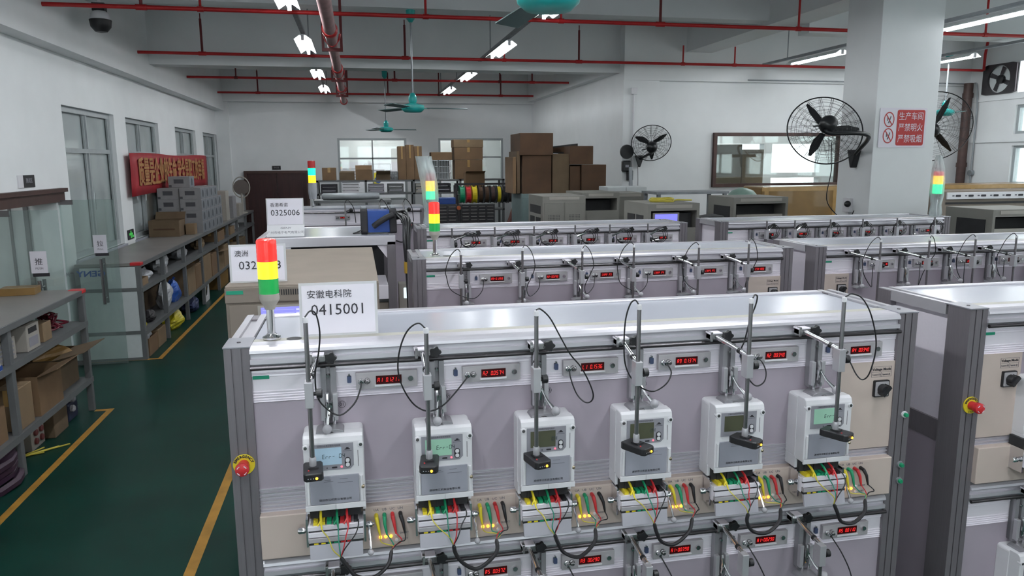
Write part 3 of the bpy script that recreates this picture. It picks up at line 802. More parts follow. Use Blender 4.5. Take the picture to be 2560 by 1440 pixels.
def terminal(root, x, dz):
    """terminal clamp under a meter with coloured contact tabs"""
    t = obj('terminal_clamp', lambda: MB().box(-0.078, 0.078, -0.085, -0.018, 1.078, 1.128).box(-0.078, 0.078, -0.094, -0.085, 1.117, 1.131), 'alu_white', root, loc=(x, 0, dz), key='tclamp', bev=0.0015)
    obj('bar', lambda: MB().box(-0.076, 0.076, -0.096, -0.085, 1.098, 1.112), 'alu_white', t, key='tbar', bev=0.001)
    obj('groove', lambda: MB().box(-0.076, 0.076, -0.090, -0.085, 1.112, 1.117), 'dark', t, key='tgroove')
    obj('bar', lambda: MB().box(-0.076, 0.076, -0.099, -0.085, 1.083, 1.096), 'gauge_plate', t, key='tbar2', bev=0.001)
    obj('slot', lambda: MB().box(-0.076, 0.076, -0.097, -0.085, 1.0755, 1.083), 'dark', t, key='tslot')
    obj('skirt', lambda: MB().prism([(-0.098, 1.076), (-0.106, 1.036), (-0.100, 1.036), (-0.085, 1.076)], 'x', -0.074, 0.074), 'panel_lt', t, key='tskirt', bev=0.001)
    for k, (c, dx) in enumerate((('yellow', -0.056), ('yellow', -0.036), ('green', -0.018), ('green', -0.001), ('red', 0.018), ('red', 0.036), ('black', 0.056))):
        obj('contact_tab', lambda: MB().box(-0.006, 0.006, -0.088, -0.03, 1.128, 1.140), c, t, key='tab' + c, loc=(dx, 0, 0))
        if c != 'black':
            obj('tab_end', lambda: MB().box(-0.006, 0.006, -0.0985, -0.096, 1.0775, 1.0815), c, t, key='tabe' + c, loc=(dx, 0, 0))
    obj('terminal_block', lambda: MB().box(-0.072, 0.072, -0.06, 0.0, 1.140, 1.176).box(-0.055, -0.050, -0.064, -0.06, 1.14, 1.17).box(-0.02, -0.015, -0.064, -0.06, 1.14, 1.17).box(0.015, 0.02, -0.064, -0.06, 1.14, 1.17), 'dark', t, key='tblock')
    for s in (-1, 1):
        obj('side_bracket', lambda: MB().box(0, 0.006, -0.075, -0.02, 1.06, 1.145), 'chrome', t, key='tside', loc=(s * 0.081 - 0.003, 0, 0))
        obj('pivot', lambda: MB().lathe([(0.007, 0), (0.010, 0.004), (0.010, 0.018), (0.005, 0.024)], (0, -0.055, 1.103), 'x', 12), 'chrome', t, key='tpivot', loc=(s * 0.084 - (0.024 if s < 0 else 0), 0, 0), smooth=True)
    obj('lever', lambda: MB().tube([(0.092, -0.062, 1.10), (0.094, -0.085, 1.07), (0.095, -0.10, 1.048)], 0.0035, 6), 'chrome', t, key='tlev', smooth=True)
    obj('ball_knob', lambda: MB().sphere((0.095, -0.104, 1.040), 0.009, 12), 'knob_grey', t, key='tball', smooth=True)
    return t
W['panel_lt'] = mat('light_lavender_panel', (0.42, 0.41, 0.46), 0.45, 0.1, var=0.03)

def jackset(root, x, dz):
    p = obj('jack_plate', lambda: MB().box(0.104, 0.226, -0.0215, -0.020, 1.012, 1.132), 'cream', root, loc=(x, 0, dz), key='jackplate')
    for k, (c, s) in enumerate((('yellow', 'UA'), ('green', 'UB'), ('red', 'UC'), ('black', 'UN'))):
        obj('jack', lambda: MB().lathe([(0.0035, -0.030), (0.006, -0.029), (0.006, -0.0215)], (0, 0, 1.113), 'y', 12), c, p, key='jack' + c, loc=(0.12 + 0.0237 * k, 0, 0), smooth=True)
        text('jack_label', s, 0.011, 'ink_soft', p, (0.12 + 0.0237 * k, -0.0218, 1.1285), key='jl' + s)
    for k in range(3):
        obj('indicator', lambda: MB().lathe([(0.002, -0.0265), (0.0042, -0.0245), (0.0045, -0.0215)], (0, 0, 1.041), 'y', 12), 'led_amber', p, key='ind', loc=(0.130 + 0.0155 * k, 0, 0), smooth=True)
    for k in range(2):
        obj('button', lambda: MB().lathe([(0.0040, -0.0255), (0.0048, -0.0245), (0.0048, -0.0215)], (0, 0, 1.047), 'y', 12), 'white_pl', p, key='wbtn', loc=(0.177, 0, -0.019 * k), smooth=True)
    text('button_label', 'SHORT', 0.0085, 'ink_soft', p, (0.201, -0.0218, 1.048), key='txtshort')
    text('button_label', 'RESET', 0.0085, 'ink_soft', p, (0.201, -0.0218, 1.028), key='txtreset')
    return p

def estop(root, x, z, pitch=0.0):
    e = obj('emergency_plate', lambda: MB().lathe([(0.030, -0.004), (0.0305, -0.001), (0.0305, 0.0)], (0, 0, 0), 'y', 36), 'yellow', root, loc=(x, -0.001, z), key='eplate', smooth=True)
    obj('stem', lambda: MB().lathe([(0.0155, -0.03), (0.0155, -0.004)], (0, 0, 0), 'y', 20), 'red', e, key='estem', smooth=True)
    obj('mushroom_button', lambda: MB().lathe([(0.002, -0.0475), (0.0125, -0.047), (0.0185, -0.044), (0.0195, -0.036), (0.018, -0.028), (0.0155, -0.027)], (0, 0, 0), 'y', 28), 'red', e, key='ebtn', smooth=True)
    for k in range(4):
        a0 = math.radians(25 + 90 * k); q = []
        for i in range(6): q.append((0.0145 * math.cos(a0 + i * 0.14), 0.0145 * math.sin(a0 + i * 0.14)))
        for i in range(5, -1, -1): q.append((0.0125 * math.cos(a0 + i * 0.14), 0.0125 * math.sin(a0 + i * 0.14)))
        obj('arrow', lambda: MB().prism(q, 'y', -0.0482, -0.0465), 'paper', e, key='earrow%d' % k)
    for i, ch in enumerate('EMERGENCY'):
        a = math.radians(158 - i * 17)
        text('letter', ch, 0.0105, 'ink', e, (0.0248 * math.cos(a), -0.0045, 0.0248 * math.sin(a)), (math.pi / 2, -(a - math.pi / 2), 0), key='em' + ch, bold=0.0004)
    for i, ch in enumerate('STOP'):
        a = math.radians(-110 + i * 14)
        text('letter', ch, 0.008, 'ink', e, (0.0248 * math.cos(a), -0.0045, 0.0248 * math.sin(a)), (math.pi / 2, -(a + math.pi / 2), 0), key='es' + ch)
    return e

def mode_switch(root, x0, x1, dz=0):
    w = x1 - x0; c = x1 - 0.05
    p = obj('mode_panel', MB().box(x0, x1, 0.004, 0.016, 1.17, 1.475), 'cream', root)
    l = obj('mode_label', MB().ring([(c - 0.038, 1.422), (c + 0.038, 1.422), (c + 0.038, 1.458), (c - 0.038, 1.458)], [(c - 0.0375, 1.4225), (c + 0.0375, 1.4225), (c + 0.0375, 1.4575), (c - 0.0375, 1.4575)], 'y', 0.0030, 0.0042)
            .box(c - 0.038, c + 0.038, 0.0032, 0.0042, 1.4385, 1.439).box(c - 0.0003, c + 0.0003, 0.0032, 0.0042, 1.422, 1.4385), 'ink_soft', p)
    text('mode_word', 'Voltage Mode', 0.0125, 'ink', p, (c, 0.0034, 1.448), key='volmode', bold=0.0002)
    text('mode_word', 'Connect (U)', 0.0085, 'ink_soft', p, (c - 0.0185, 0.0034, 1.430), key='mconn', sx=0.75)
    text('mode_word', 'Separate (I)', 0.0085, 'ink_soft', p, (c + 0.0185, 0.0034, 1.430), key='msep', sx=0.75)
    s = obj('switch_plate', lambda: MB().prism(rrect(-0.029, 0.029, -0.029, 0.029, 0.004), 'y', -0.004, 0.004), 'black', p, loc=(c, 0, 1.382), key='swp')
    obj('switch_face', lambda: MB().prism(rrect(-0.025, 0.025, -0.025, 0.025, 0.003), 'y', -0.0055, -0.004), 'gauge_plate', s, key='swf')
    obj('knob', lambda: MB().lathe([(0.014, -0.026), (0.016, -0.022), (0.018, -0.006)], (0, 0, 0), 'y', 20).prism([(-0.005, -0.02), (0.006, -0.022), (0.007, 0.018), (-0.004, 0.02)], 'y', -0.034, -0.006).xf(Matrix.Rotation(0.7, 4, 'Y')), 'black', s, key='swk', smooth=True)

def bench(label, loc, digits, tiers=1, mode='R', levers=(0, 0, 1, 1, 1, 1), stations=range(6), term=False, es=True, tag2=True, group='meter test benches', low=False):
    b = thing('meter_test_bench', label, 'test bench', loc, 0, group)
    for x in (0.0, BW - 0.07):
        obj('front_post', lambda: MB().prism(POST, 'z', 0.0, 1.638), 'alu_post', b, key='post', loc=(x, 0, 0))
        obj('back_post', lambda: MB().box(0, 0.07, 0.40, 0.47, 0, 1.638), 'alu_post', b, key='bpost', loc=(x, 0, 0))
        cp = obj('corner_plate', lambda: MB().box(-0.002, 0.072, -0.002, 0.115, 1.638, 1.643), 'plate_grey', b, key='cplate', loc=(x, 0, 0), bev=0.001)
        obj('bolt', lambda: MB().lathe([(0.005, 1.6455), (0.006, 1.643)], (0.035, 0.05, 0), 'z', 10), 'gunmetal', cp, key='cbolt')
        obj('end_beam', lambda: MB().box(0.004, 0.024, 0.115, 0.47, 1.60, 1.641).box(0.046, 0.066, 0.115, 0.47, 1.60, 1.641).box(0.024, 0.046, 0.115, 0.47, 1.60, 1.632), 'alu_post2', b, key='ebeam', loc=(x, 0, 0))
        s = 0 if x == 0 else 1
        obj('end_panel', MB().box(x + 0.030, x + 0.040, 0.10, 0.40, 1.20, 1.60), 'alu_white', b)
        obj('end_rail', MB().box(x + 0.02, x + 0.05, 0.10, 0.40, 1.12, 1.20), 'alu_post', b)
        obj('end_panel', MB().box(x + 0.030, x + 0.040, 0.10, 0.40, 0.08, 1.12), 'panel_grey', b)
    obj('back_panel', lambda: MB().box(0.07, BW - 0.07, 0.44, 0.46, 0.08, 1.60), 'panel_grey', b, key='bpanel')
    obj('top_panel', lambda: MB().box(0.07, BW - 0.07, 0.10, 0.43, 1.615, 1.634), 'top_white', b, key='tpanel')
    obj('front_top_strip', lambda: MB().box(0.07, BW - 0.07, 0.03, 0.10, 1.610, 1.6395), 'cream_strip', b, key='tstrip', bev=0.002)
    obj('rear_top_rail', lambda: MB().box(0.07, BW - 0.07, 0.43, 0.47, 1.60, 1.641), 'alu', b, key='rtrail', bev=0.003)
    lo = 0.0
    for ti in range(tiers):
        dz = TIER * ti
        obj('rounded_rail', lambda: MB().prism(RAIL, 'x', 0.07, BW - 0.07), 'alu', b, key='rail', loc=(0, 0, dz))
        obj('guide_rod', lambda: MB().cyl((0.07, -0.010, 1.5795), (BW - 0.07, -0.010, 1.5795), 0.0065, 10), 'gunmetal', b, key='rod', loc=(0, 0, dz), smooth=True)
        obj('upper_fascia', lambda: MB().prism(UPPER, 'x', 0.07, BW - 0.07), 'alu_white', b, key='upper', loc=(0, 0, dz))
        obj('meter_board', lambda: MB().box(0.07, BW - 0.07, 0.012, 0.03, 1.205, 1.473), 'panel_grey', b, key='board', loc=(0, 0, dz))
        obj('ribbed_fascia', lambda: MB().prism(RIBS, 'x', 0.07, BW - 0.07), 'alu', b, key='ribs', loc=(0, 0, dz))
        obj('jack_strip', lambda: MB().box(0.07, BW - 0.07, -0.020, 0.03, 1.005, 1.14), 'cream', b, key='jstrip', loc=(0, 0, dz), bev=0.003)
        for k in stations:
            gauge(b, TX[k], dz, digits[ti][k])
            track(b, TX[k], dz, levers[k])
            sp = obj('serial_port', lambda: MB().prism(rrect(-0.006, 0.006, -0.010, 0.010, 0.003), 'y', 0.004, 0.014), 'port_blue', b, key='sport', loc=(TX[k] + 0.058, 0, 1.527 + dz))
            obj('port_screw', lambda: MB().lathe([(0.0028, 0.004), (0.0028, 0.014)], (0, 0, 0.014), 'y', 8), 'chrome', sp, key='psc')
            obj('port_screw', lambda: MB().lathe([(0.0028, 0.004), (0.0028, 0.014)], (0, 0, -0.014), 'y', 8), 'chrome', sp, key='psc')
            if not low:
                nm = '%02d' % (k + 1 + 6 * ti)
                c = obj('station_mark', lambda: MB().ring(circle(0, 0, 0.0105), circle(0, 0, 0.0098), 'y', 0.0108, 0.0122), 'ink', b, key='smark', loc=(TX[k] + 0.034, 0, 1.452 + dz))
                text('numeral', nm, 0.0145, 'ink', c, (0, 0.0112, 0), key='num' + nm)
            if term:
                jackset(b, TX[k], dz)
                if ti == 0: terminal(b, TX[k] + 0.005, dz)
        lo = 1.0 + dz
    obj('lower_board', MB().box(0.07, BW - 0.07, 0.02, 0.04, 0.10, lo), 'panel_grey', b)
    obj('kick_plate', MB().box(0.07, BW - 0.07, 0.04, 0.06, 0.0, 0.10), 'dark', b)
    if mode == 'R': mode_switch(b, 1.945, BW - 0.07)
    if mode == 'L': mode_switch(b, 0.07, 0.235)
    if tag2: obj('asset_tag', lambda: MB().box(0.072, 0.117, 0.0095, 0.0125, 1.543, 1.553), 'green_tag', b, key='gtag')
    if es: estop(b, 0.035, 1.297)
    return b
W['plate_grey'] = mat('grey_corner_plate', (0.30, 0.30, 0.33), 0.4, 0.4, var=0.05)
W['port_blue'] = mat('blue_serial_port', (0.05, 0.07, 0.14), 0.4, var=0.08)

# ------------------------------------------------------------ energy meters
def meter(label, loc, lcd, figs, lit=True):
    """three-phase meter; origin at its lower back centre"""
    t = thing('energy_meter', label, 'energy meter', loc, 0, 'three-phase energy meters')
    obj('case', lambda: MB().prism(rrect(-0.084, 0.084, 0.0, 0.217, 0.012), 'y', -0.055, 0.0).box(-0.084, -0.074, -0.06, 0, -0.03, 0.01).box(0.074, 0.084, -0.06, 0, -0.03, 0.01), 'white_pl', t, key='mcase', bev=0.002)
    obj('front_cover', lambda: MB().prism([(-0.052, 0.217), (-0.088, 0.217), (-0.098, 0.211), (-0.102, 0.198), (-0.102, 0.020), (-0.097, 0.003), (-0.052, 0.003)], 'x', -0.0825, 0.0825), 'white_pl', t, key='mcover', bev=0.003, seg=3)
    z = obj('display_plate', lambda: MB().prism([(-0.065, 0.117), (0.045, 0.117), (0.055, 0.127), (0.055, 0.194), (-0.065, 0.194)], 'y', -0.1035, -0.10), 'grey_pl', t, key='mbezel', bev=0.0006)
    l = obj('lcd', lambda: MB().box(-0.054, 0.022, -0.1045, -0.1034, 0.133, 0.183), lcd, z)
    obj('lcd_figures', seg_mb(figs, 0.0125, 0.0068, 0.0092, 0.0012, 0.06), 'lcd_ink', l, loc=(0.0, -0.1047, 0.158))
    text('print_line', '三相四线费控智能电能表', 0.0058, 'ink_soft', z, (-0.012, -0.1037, 0.1885), key='mhead')
    obj('logo', lambda: MB().prism([(0.030, 0.1745), (0.0465, 0.1745), (0.0445, 0.1775), (0.0420, 0.1775), (0.0420, 0.1810), (0.0350, 0.1810), (0.0350, 0.1775), (0.0320, 0.1775)], 'y', -0.1038, -0.1035), 'ink', z, key='mlogo')
    obj('print_bar', lambda: MB().box(0.026, 0.050, -0.1038, -0.1035, 0.170, 0.1715), 'ink_soft', z, key='mbar')
    bz = obj('button_bezel', lambda: MB().prism(rrect(0.030, 0.046, 0.122, 0.152, 0.008), 'y', -0.1050, -0.1035), 'ink', z, key='mbb')
    for k in range(2):
        obj('button', lambda: MB().prism(rrect(0.0325, 0.0435, 0.138, 0.1495, 0.0045), 'y', -0.1065, -0.105), 'white_pl', bz, key='mbtn', loc=(0, 0, -0.0135 * k))
    obj('infrared_window', lambda: MB().prism(rrect(-0.006, 0.009, 0.122, 0.1265, 0.002), 'y', -0.1045, -0.1035), 'ink', z, key='mir')
    obj('pulse_lamp', lambda: MB().lathe([(0.0015, -0.1055), (0.0028, -0.1045), (0.003, -0.1035)], (0.021, 0, 0.125), 'y', 12), 'led_dot', z, key='mled', smooth=True)
    obj('sensor_dot', lambda: MB().lathe([(0.0017, -0.1042), (0.0017, -0.1035)], (-0.019, 0, 0.124), 'y', 10), 'ink', z, key='mdot')
    ld = obj('lower_lid', lambda: MB().box(-0.068, 0.067, -0.1055, -0.101, 0.017, 0.100), 'grey_lid', t, key='mlid', bev=0.0008)
    text('print_line', '深圳市江机实业有限公司', 0.0072, 'ink', ld, (0.0, -0.1058, 0.029), key='mcomp', sx=1.15)
    for k, (a, b_, zz) in enumerate(((-0.030, -0.004, 0.083), (0.014, 0.036, 0.089), (0.008, 0.05, 0.078), (-0.028, -0.010, 0.088))):
        obj('print_bar', lambda: MB().box(a, b_, -0.1057, -0.1055, zz, zz + 0.0012), 'ink_soft', ld, key='mpb%d' % k)
    obj('terminal_rim', lambda: MB().box(-0.0835, 0.0835, -0.106, -0.10, -0.001, 0.0155), 'white_pl', t, key='mrim', bev=0.0012)
    obj('rim_seam', lambda: MB().box(-0.0003, 0.0003, -0.1064, -0.1055, 0.0, 0.015), 'ink_soft', t, key='mseam')
    obj('card_slot', lambda: MB().box(0.0665, 0.0678, -0.1024, -0.1015, 0.122, 0.170), 'ink', t, key='mslot')
    for s in (-1, 1):
        bs = obj('screw_boss', lambda: MB().lathe([(0.0075, -0.106), (0.0085, -0.104), (0.0085, -0.09)], (0, 0, 0.187), 'y', 14), 'white_pl', t, key='mboss', loc=(s * 0.0755, 0, 0), smooth=True)
        obj('screw', lambda: MB().lathe([(0.0048, -0.1066), (0.0048, -0.105)], (0, 0, 0.187), 'y', 12), 'steel', bs, key='mscr')
        obj('hinge', lambda: MB().cyl((0, -0.105, 0.020), (0, -0.105, 0.095), 0.0042, 8), 'white_pl', t, key='mhinge', loc=(s * 0.074, 0, 0), smooth=True)
    obj('seal_screw', lambda: MB().lathe([(0.0025, -0.112), (0.005, -0.110), (0.005, -0.10)], (0.0775, 0, 0.062), 'y', 10), 'brass', t, key='mseal', smooth=True)
    return t
W['lcd_ink'] = mat('lcd_segment_ink', (0.04, 0.06, 0.07), 0.4)

# ------------------------------------------------------------ sliding probe stands
def starknob(mb, c, axis='y', r=0.0155, h=0.014):
    pts = []
    for i in range(30):
        a = 2 * math.pi * i / 30
        q = r * (1.0 + 0.16 * math.cos(5 * a))
        pts.append((c[0] + q * math.cos(a), c[2] + q * math.sin(a)))
    return mb.prism(pts, 'y', c[1] - h, c[1]) if axis == 'y' else mb

def probe(label, loc, cx, px, zt, cable, yaw=0.0, zb=1.325, head=True, name='scanner_stand'):
    """clamp on the rail, arm, block, upright tube and scanning head; coordinates local to the bench"""
    t = thing(name, label, 'probe stand', (loc[0] + px, loc[1], loc[2]), 0, 'scanner stands')
    c = cx - px
    obj('rail_clamp', lambda: MB().box(-0.022, 0.022, -0.038, -0.010, 1.596, 1.612).box(-0.022, -0.014, -0.042, -0.010, 1.590, 1.620), 'steel2', t, key='rclamp', loc=(c, 0, 0), bev=0.001)
    obj('clamp_top', lambda: MB().box(-0.024, 0.018, -0.040, -0.006, 1.6125, 1.617), 'alu_white', t, key='rctop', loc=(c, 0, 0), bev=0.001)
    obj('star_knob', lambda: starknob(MB(), (0.036, -0.034, 1.607)).cyl((0.036, -0.034, 1.607), (0.024, -0.02, 1.605), 0.004, 8), 'black', t, key='starknob', loc=(c, 0, 0), bev=0.0012)
    obj('arm', MB().tube([(c, -0.035, 1.604), (c * 0.45, -0.09, 1.588), (0, -0.148, 1.572)], 0.0075, 10), 'chrome', t, smooth=True)
    obj('arm_collar', MB().tube([(c * 0.26, -0.118, 1.580), (c * 0.18, -0.126, 1.578)], 0.0092, 10), 'black', t, smooth=True)
    obj('block', lambda: MB().box(-0.011, 0.011, -0.172, -0.138, 1.505, 1.576), 'alu_post2', t, key='pblock', bev=0.0015)
    obj('side_knob', lambda: MB().lathe([(0.005, 0.011), (0.005, 0.018), (0.0125, 0.0185), (0.0125, 0.032), (0.010, 0.034)], (0, -0.155, 1.540), 'x', 16), 'black', t, key='sknob', smooth=True)
    obj('upright', MB().cyl((0, -0.16, zb), (0, -0.16, zt), 0.0062, 12), 'steel', t, smooth=True)
    obj('end_cap', lambda: MB().lathe([(0.0072, -0.012), (0.0076, -0.004), (0.0066, 0.002)], (0, -0.16, 0), 'z', 12), 'white_pl', t, key='pcap', loc=(0, 0, zt), smooth=True)
    if cable:
        obj('cable', MB().tube(crv([(p[0] - px, p[1], p[2]) for p in cable], 5), 0.0023, 6), 'wire_k', t, smooth=True)
        e = cable[-1]
        obj('cable_plug', MB().tube([(e[0] - px, e[1], e[2]), (e[0] - px, -0.02, e[2] + 0.002)], 0.0052, 10), 'chrome', t, smooth=True)
    if head:
        M = Matrix.Translation((0, -0.16, zb)) @ Matrix.Rotation(yaw, 4, 'Z')
        h = obj('scanner_head', lambda: MB().prism([(-0.022, 0.040), (0.022, 0.040), (0.026, 0.030), (0.026, -0.040), (0.020, -0.050), (-0.020, -0.050), (-0.026, -0.040), (-0.026, 0.030)], 'z', -0.030, -0.008), 'black', t, key='shead', bev=0.003)
        h.location = (0, -0.16, zb); h.rotation_euler = (0, 0, yaw)
        obj('neck', lambda: MB().lathe([(0.0085, 0.02), (0.0095, 0.015), (0.0095, -0.004), (0.007, -0.009)], (0, 0, 0), 'z', 14), 'alu_post2', h, key='sneck', smooth=True)
        obj('bridge', lambda: MB().box(-0.012, 0.014, -0.016, 0.010, -0.009, -0.004), 'black', h, key='sbridge')
        obj('red_dot', lambda: MB().lathe([(0.0022, -0.0065), (0.0022, -0.008)], (-0.012, -0.026, 0), 'z', 10), 'red', h, key='sdot')
        obj('amber_lamp', lambda: MB().sphere((0.008, -0.050, -0.021), 0.0036, 10), 'led_amber', h, key='samb', smooth=True)
        for k in range(3):
            obj('lamp_dot', lambda: MB().sphere((-0.014, -0.050, -0.021), 0.0014, 8), 'knob_grey', h, key='sldot', loc=(0.0068 * k, 0, 0))
    return t
W['steel2'] = mat('bright_steel', (0.5, 0.49, 0.5), 0.2, 0.9, var=0.08)

# ------------------------------------------------------------ test lead sets
def leads(label, loc, x, dz=0.0, jig=0.0):
    """four coloured leads bundled in a black sleeve from the jacks to the terminal clamp; x = track centre"""
    t = thing('test_lead_set', label, 'test leads', (loc[0] + x, loc[1], loc[2] + dz), 0, 'test lead sets')
    r = random.Random(int(x * 1000))
    j = lambda s=0.006: r.uniform(-s, s)
    sl = [(0.166 + j(), -0.085, 1.030), (0.150 + j(), -0.105, 0.995), (0.105 + j(), -0.115, 0.962 + j()), (0.055 + j(), -0.125, 0.982), (0.030 + j(), -0.132, 1.020), (0.022 + j(), -0.135, 1.052)]
    sp = crv(sl, 6)
    obj('sleeve', MB().tube(sp, [0.0035] + [0.0058] * (len(sp) - 2) + [0.0035], 8), 'black_soft', t, smooth=True)
    A, B = sl[0], sl[-1]
    J = [0.12 + 0.0237 * k for k in range(4)]
    T = [(-0.033, -0.088, 1.150), (0.012, -0.086, 1.148), (0.040, -0.084, 1.148), (0.068, -0.088, 1.138)]
    cols = ('y', 'g', 'r', 'k')
    pm = {'y': 'yellow', 'g': 'green', 'r': 'red', 'k': 'black'}
    for k, c in enumerate(cols):
        a = J[k]
        d = j(0.004)
        pl = obj('plug', MB().tube([(a, -0.028, 1.114), (a, -0.040, 1.112), (a + 0.003 + d, -0.048, 1.095), (a + 0.006 + d, -0.05, 1.075), (a + 0.008 + d, -0.052, 1.062)], [0.0052, 0.0060, 0.0050, 0.0040, 0.0024], 10), pm[c], t, smooth=True)
        obj('lead', MB().tube(crv([(a + 0.008 + d, -0.052, 1.064), (a + 0.016 + d + j(0.01), -0.062, 1.045), (A[0] + 0.008 + j(0.005), -0.075, 1.04 + j(0.004)) if k < 3 else (A[0] + 0.022, -0.072, 1.045), A], 5), 0.0018, 6), 'wire_' + c, t, smooth=True)
        e = T[k]
        obj('lead', MB().tube(crv([B, (B[0] + (e[0] - B[0]) * 0.25 + j(0.008), -0.138, 1.078), (B[0] + (e[0] - B[0]) * 0.7 + j(0.006), -0.125, 1.108), (e[0], -0.108, 1.128), e], 5), 0.0018, 6), 'wire_' + c, t, smooth=True)
        if k < 3:
            obj('clip', MB().tube([(e[0], -0.108, 1.128), (e[0] - 0.002, -0.1, 1.142), (e[0] - 0.003, -0.08, 1.156), (e[0] - 0.003, -0.06, 1.162)], [0.0022, 0.0034, 0.0038, 0.0032], 8), pm[c], t, smooth=True)
            obj('clip_wing', MB().tube([(e[0] - 0.002, -0.095, 1.148), (e[0] - 0.012, -0.104, 1.136)], [0.003, 0.0022], 6), pm[c], t, smooth=True)
    return t

# ------------------------------------------------------------ place the benches
R1, R2_, R3 = 2.14, 3.93, 5.74
L1, L2, L3 = -0.383, 0.272, 0.44
N1, N2, N3 = 2.045, 2.64, 2.955
D1 = [['A1 0.1211', 'A2 0.0574', 'L1 0.1536', 'A9 0.1374', 'A2 0.0340', 'A4 0.0340'],
      ['A5 0.0417', 'A5 0.0372', 'A3 0.0290', 'A1-0.0390', 'A1-0.0290', 'A5 0.0110']]
DX = [['A1 0.1204', 'A2 0.0611', 'A3 0.0933', 'A4 0.1020', 'A5 0.0412', 'A6 0.0588']] * 2
D2 = [['A9-0.1293', 'A2-0.0290', 'CAPP P3', 'CAPP P4', 'CAP5 P5', 'CS4-A00']] * 2
D2R = [['CAPP F1A', 'CAPP F1A', 'CAP 1A', 'CAP 1A', 'CAP 1A', 'CAP 1A']] * 2
B1 = bench('front test bench with six meters, emergency button on its left post', (L1, R1, 0), D1, tiers=2, mode='R', term=True)
NB1 = bench('test bench at the right edge with its own red emergency button', (N1, R1, 0), DX, tiers=2, mode='L', term=True)
B2 = bench('test bench in the second row, behind the front bench', (L2, R2_, 0), D2, mode='R', low=True, es=False)
NB2 = bench('right test bench of the second row with scanners on long arms', (N2, R2_, 0), D2R, mode='L', low=True, es=False)
B3 = bench('left test bench of the third row with coiled probe cables', (L3, R3, 0), D2R, mode=None, low=True, es=False, tag2=True)
NB3 = bench('right test bench of the third row in front of the column', (N3, R3, 0), D2R, mode=None, low=True, es=False)
for k, z in enumerate((1.283, 1.101, 1.042)):
    pb = obj('push_button', MB().lathe([(0.006, -0.016), (0.0075, -0.014), (0.0075, -0.004)], (0, 0, 0), 'y', 14), 'green', B1, loc=(2.199, 0, z), smooth=True)
    obj('button_ring', MB().lathe([(0.011, -0.006), (0.012, 0.0)], (0, 0, 0), 'y', 16), 'white_pl' if k == 0 else 'galv', pb, smooth=True)

ORDW = ['leftmost', 'second', 'third', 'fourth', 'fifth', 'rightmost']
MX = [TX[k] + 0.008 for k in range(6)]
ML = [('white meter at station 01 with pale blue lit screen', 'lcd_blue', 'Err- 04'), ('white meter at station 02 with green lit screen reading an error', 'lcd_green', ' Err-04'),
      ('white meter at station 03 with dark olive screen', 'lcd_off', '    04'), ('white meter at station 04, dark screen, under the angled scanner', 'lcd_off', '    04'),
      ('white meter at station 05 with a blank dark screen', 'lcd_off', '      '), ('white meter at station 06 beside the mode switch, green screen', 'lcd_green', ' Err-1')]
for k in range(6):
    meter(ML[k][0], (L1 + MX[k], R1 + 0.012, 1.178), ML[k][1], ML[k][2])
meter('white meter cut by the right edge of the photo, upper tier', (N1 + MX[0] + 0.02, R1 + 0.012, 1.178), 'lcd_off', '    04')
meter('white meter in the bottom right corner, lower tier', (N1 + MX[0] + 0.02, R1 + 0.012, 1.178 + TIER), 'lcd_off', '    04')
for k in range(6):
    leads('%s set of coloured test leads in a black sleeve, front bench' % ORDW[k], (L1, R1, 0), TX[k])

CB = [[(0.236, -0.16, 1.751), (0.249, -0.148, 1.764), (0.263, -0.136, 1.753), (0.27, -0.125, 1.702), (0.264, -0.113, 1.644), (0.251, -0.101, 1.58), (0.253, -0.089, 1.513), (0.274, -0.077, 1.473), (0.311, -0.065, 1.445), (0.351, -0.054, 1.472), (0.369, -0.042, 1.508), (0.373, -0.03, 1.526)],
      [(0.55, -0.16, 1.704), (0.531, -0.149, 1.718), (0.504, -0.138, 1.698), (0.485, -0.128, 1.657), (0.475, -0.117, 1.604), (0.478, -0.106, 1.555), (0.496, -0.095, 1.504), (0.523, -0.084, 1.463), (0.56, -0.073, 1.441), (0.6, -0.063, 1.45), (0.637, -0.052, 1.48), (0.668, -0.041, 1.512), (0.682, -0.03, 1.524)],
      [(0.858, -0.16, 1.742), (0.873, -0.149, 1.741), (0.903, -0.138, 1.712), (0.935, -0.128, 1.656), (0.969, -0.117, 1.598), (1.003, -0.106, 1.557), (1.031, -0.095, 1.51), (1.051, -0.084, 1.462), (1.049, -0.073, 1.436), (1.032, -0.063, 1.431), (1.01, -0.052, 1.454), (0.995, -0.041, 1.496), (0.992, -0.03, 1.524)],
      [(1.158, -0.16, 1.745), (1.152, -0.149, 1.755), (1.141, -0.138, 1.74), (1.132, -0.128, 1.693), (1.133, -0.117, 1.619), (1.142, -0.106, 1.555), (1.166, -0.095, 1.507), (1.205, -0.084, 1.47), (1.249, -0.073, 1.453), (1.292, -0.063, 1.47), (1.313, -0.052, 1.498), (1.311, -0.041, 1.516), (1.305, -0.03, 1.524)],
      [(1.516, -0.16, 1.748), (1.527, -0.15, 1.755), (1.541, -0.14, 1.747), (1.542, -0.13, 1.717), (1.532, -0.12, 1.672), (1.524, -0.11, 1.608), (1.519, -0.1, 1.574), (1.531, -0.09, 1.52), (1.558, -0.08, 1.477), (1.593, -0.07, 1.446), (1.626, -0.06, 1.454), (1.637, -0.05, 1.483), (1.627, -0.04, 1.514), (1.617, -0.03, 1.523)],
      [(1.824, -0.16, 1.738), (1.854, -0.148, 1.744), (1.898, -0.136, 1.727), (1.939, -0.125, 1.679), (1.972, -0.113, 1.61), (1.989, -0.101, 1.554), (1.991, -0.089, 1.498), (1.986, -0.077, 1.455), (1.974, -0.065, 1.44), (1.959, -0.054, 1.457), (1.943, -0.042, 1.495), (1.93, -0.03, 1.523)]]
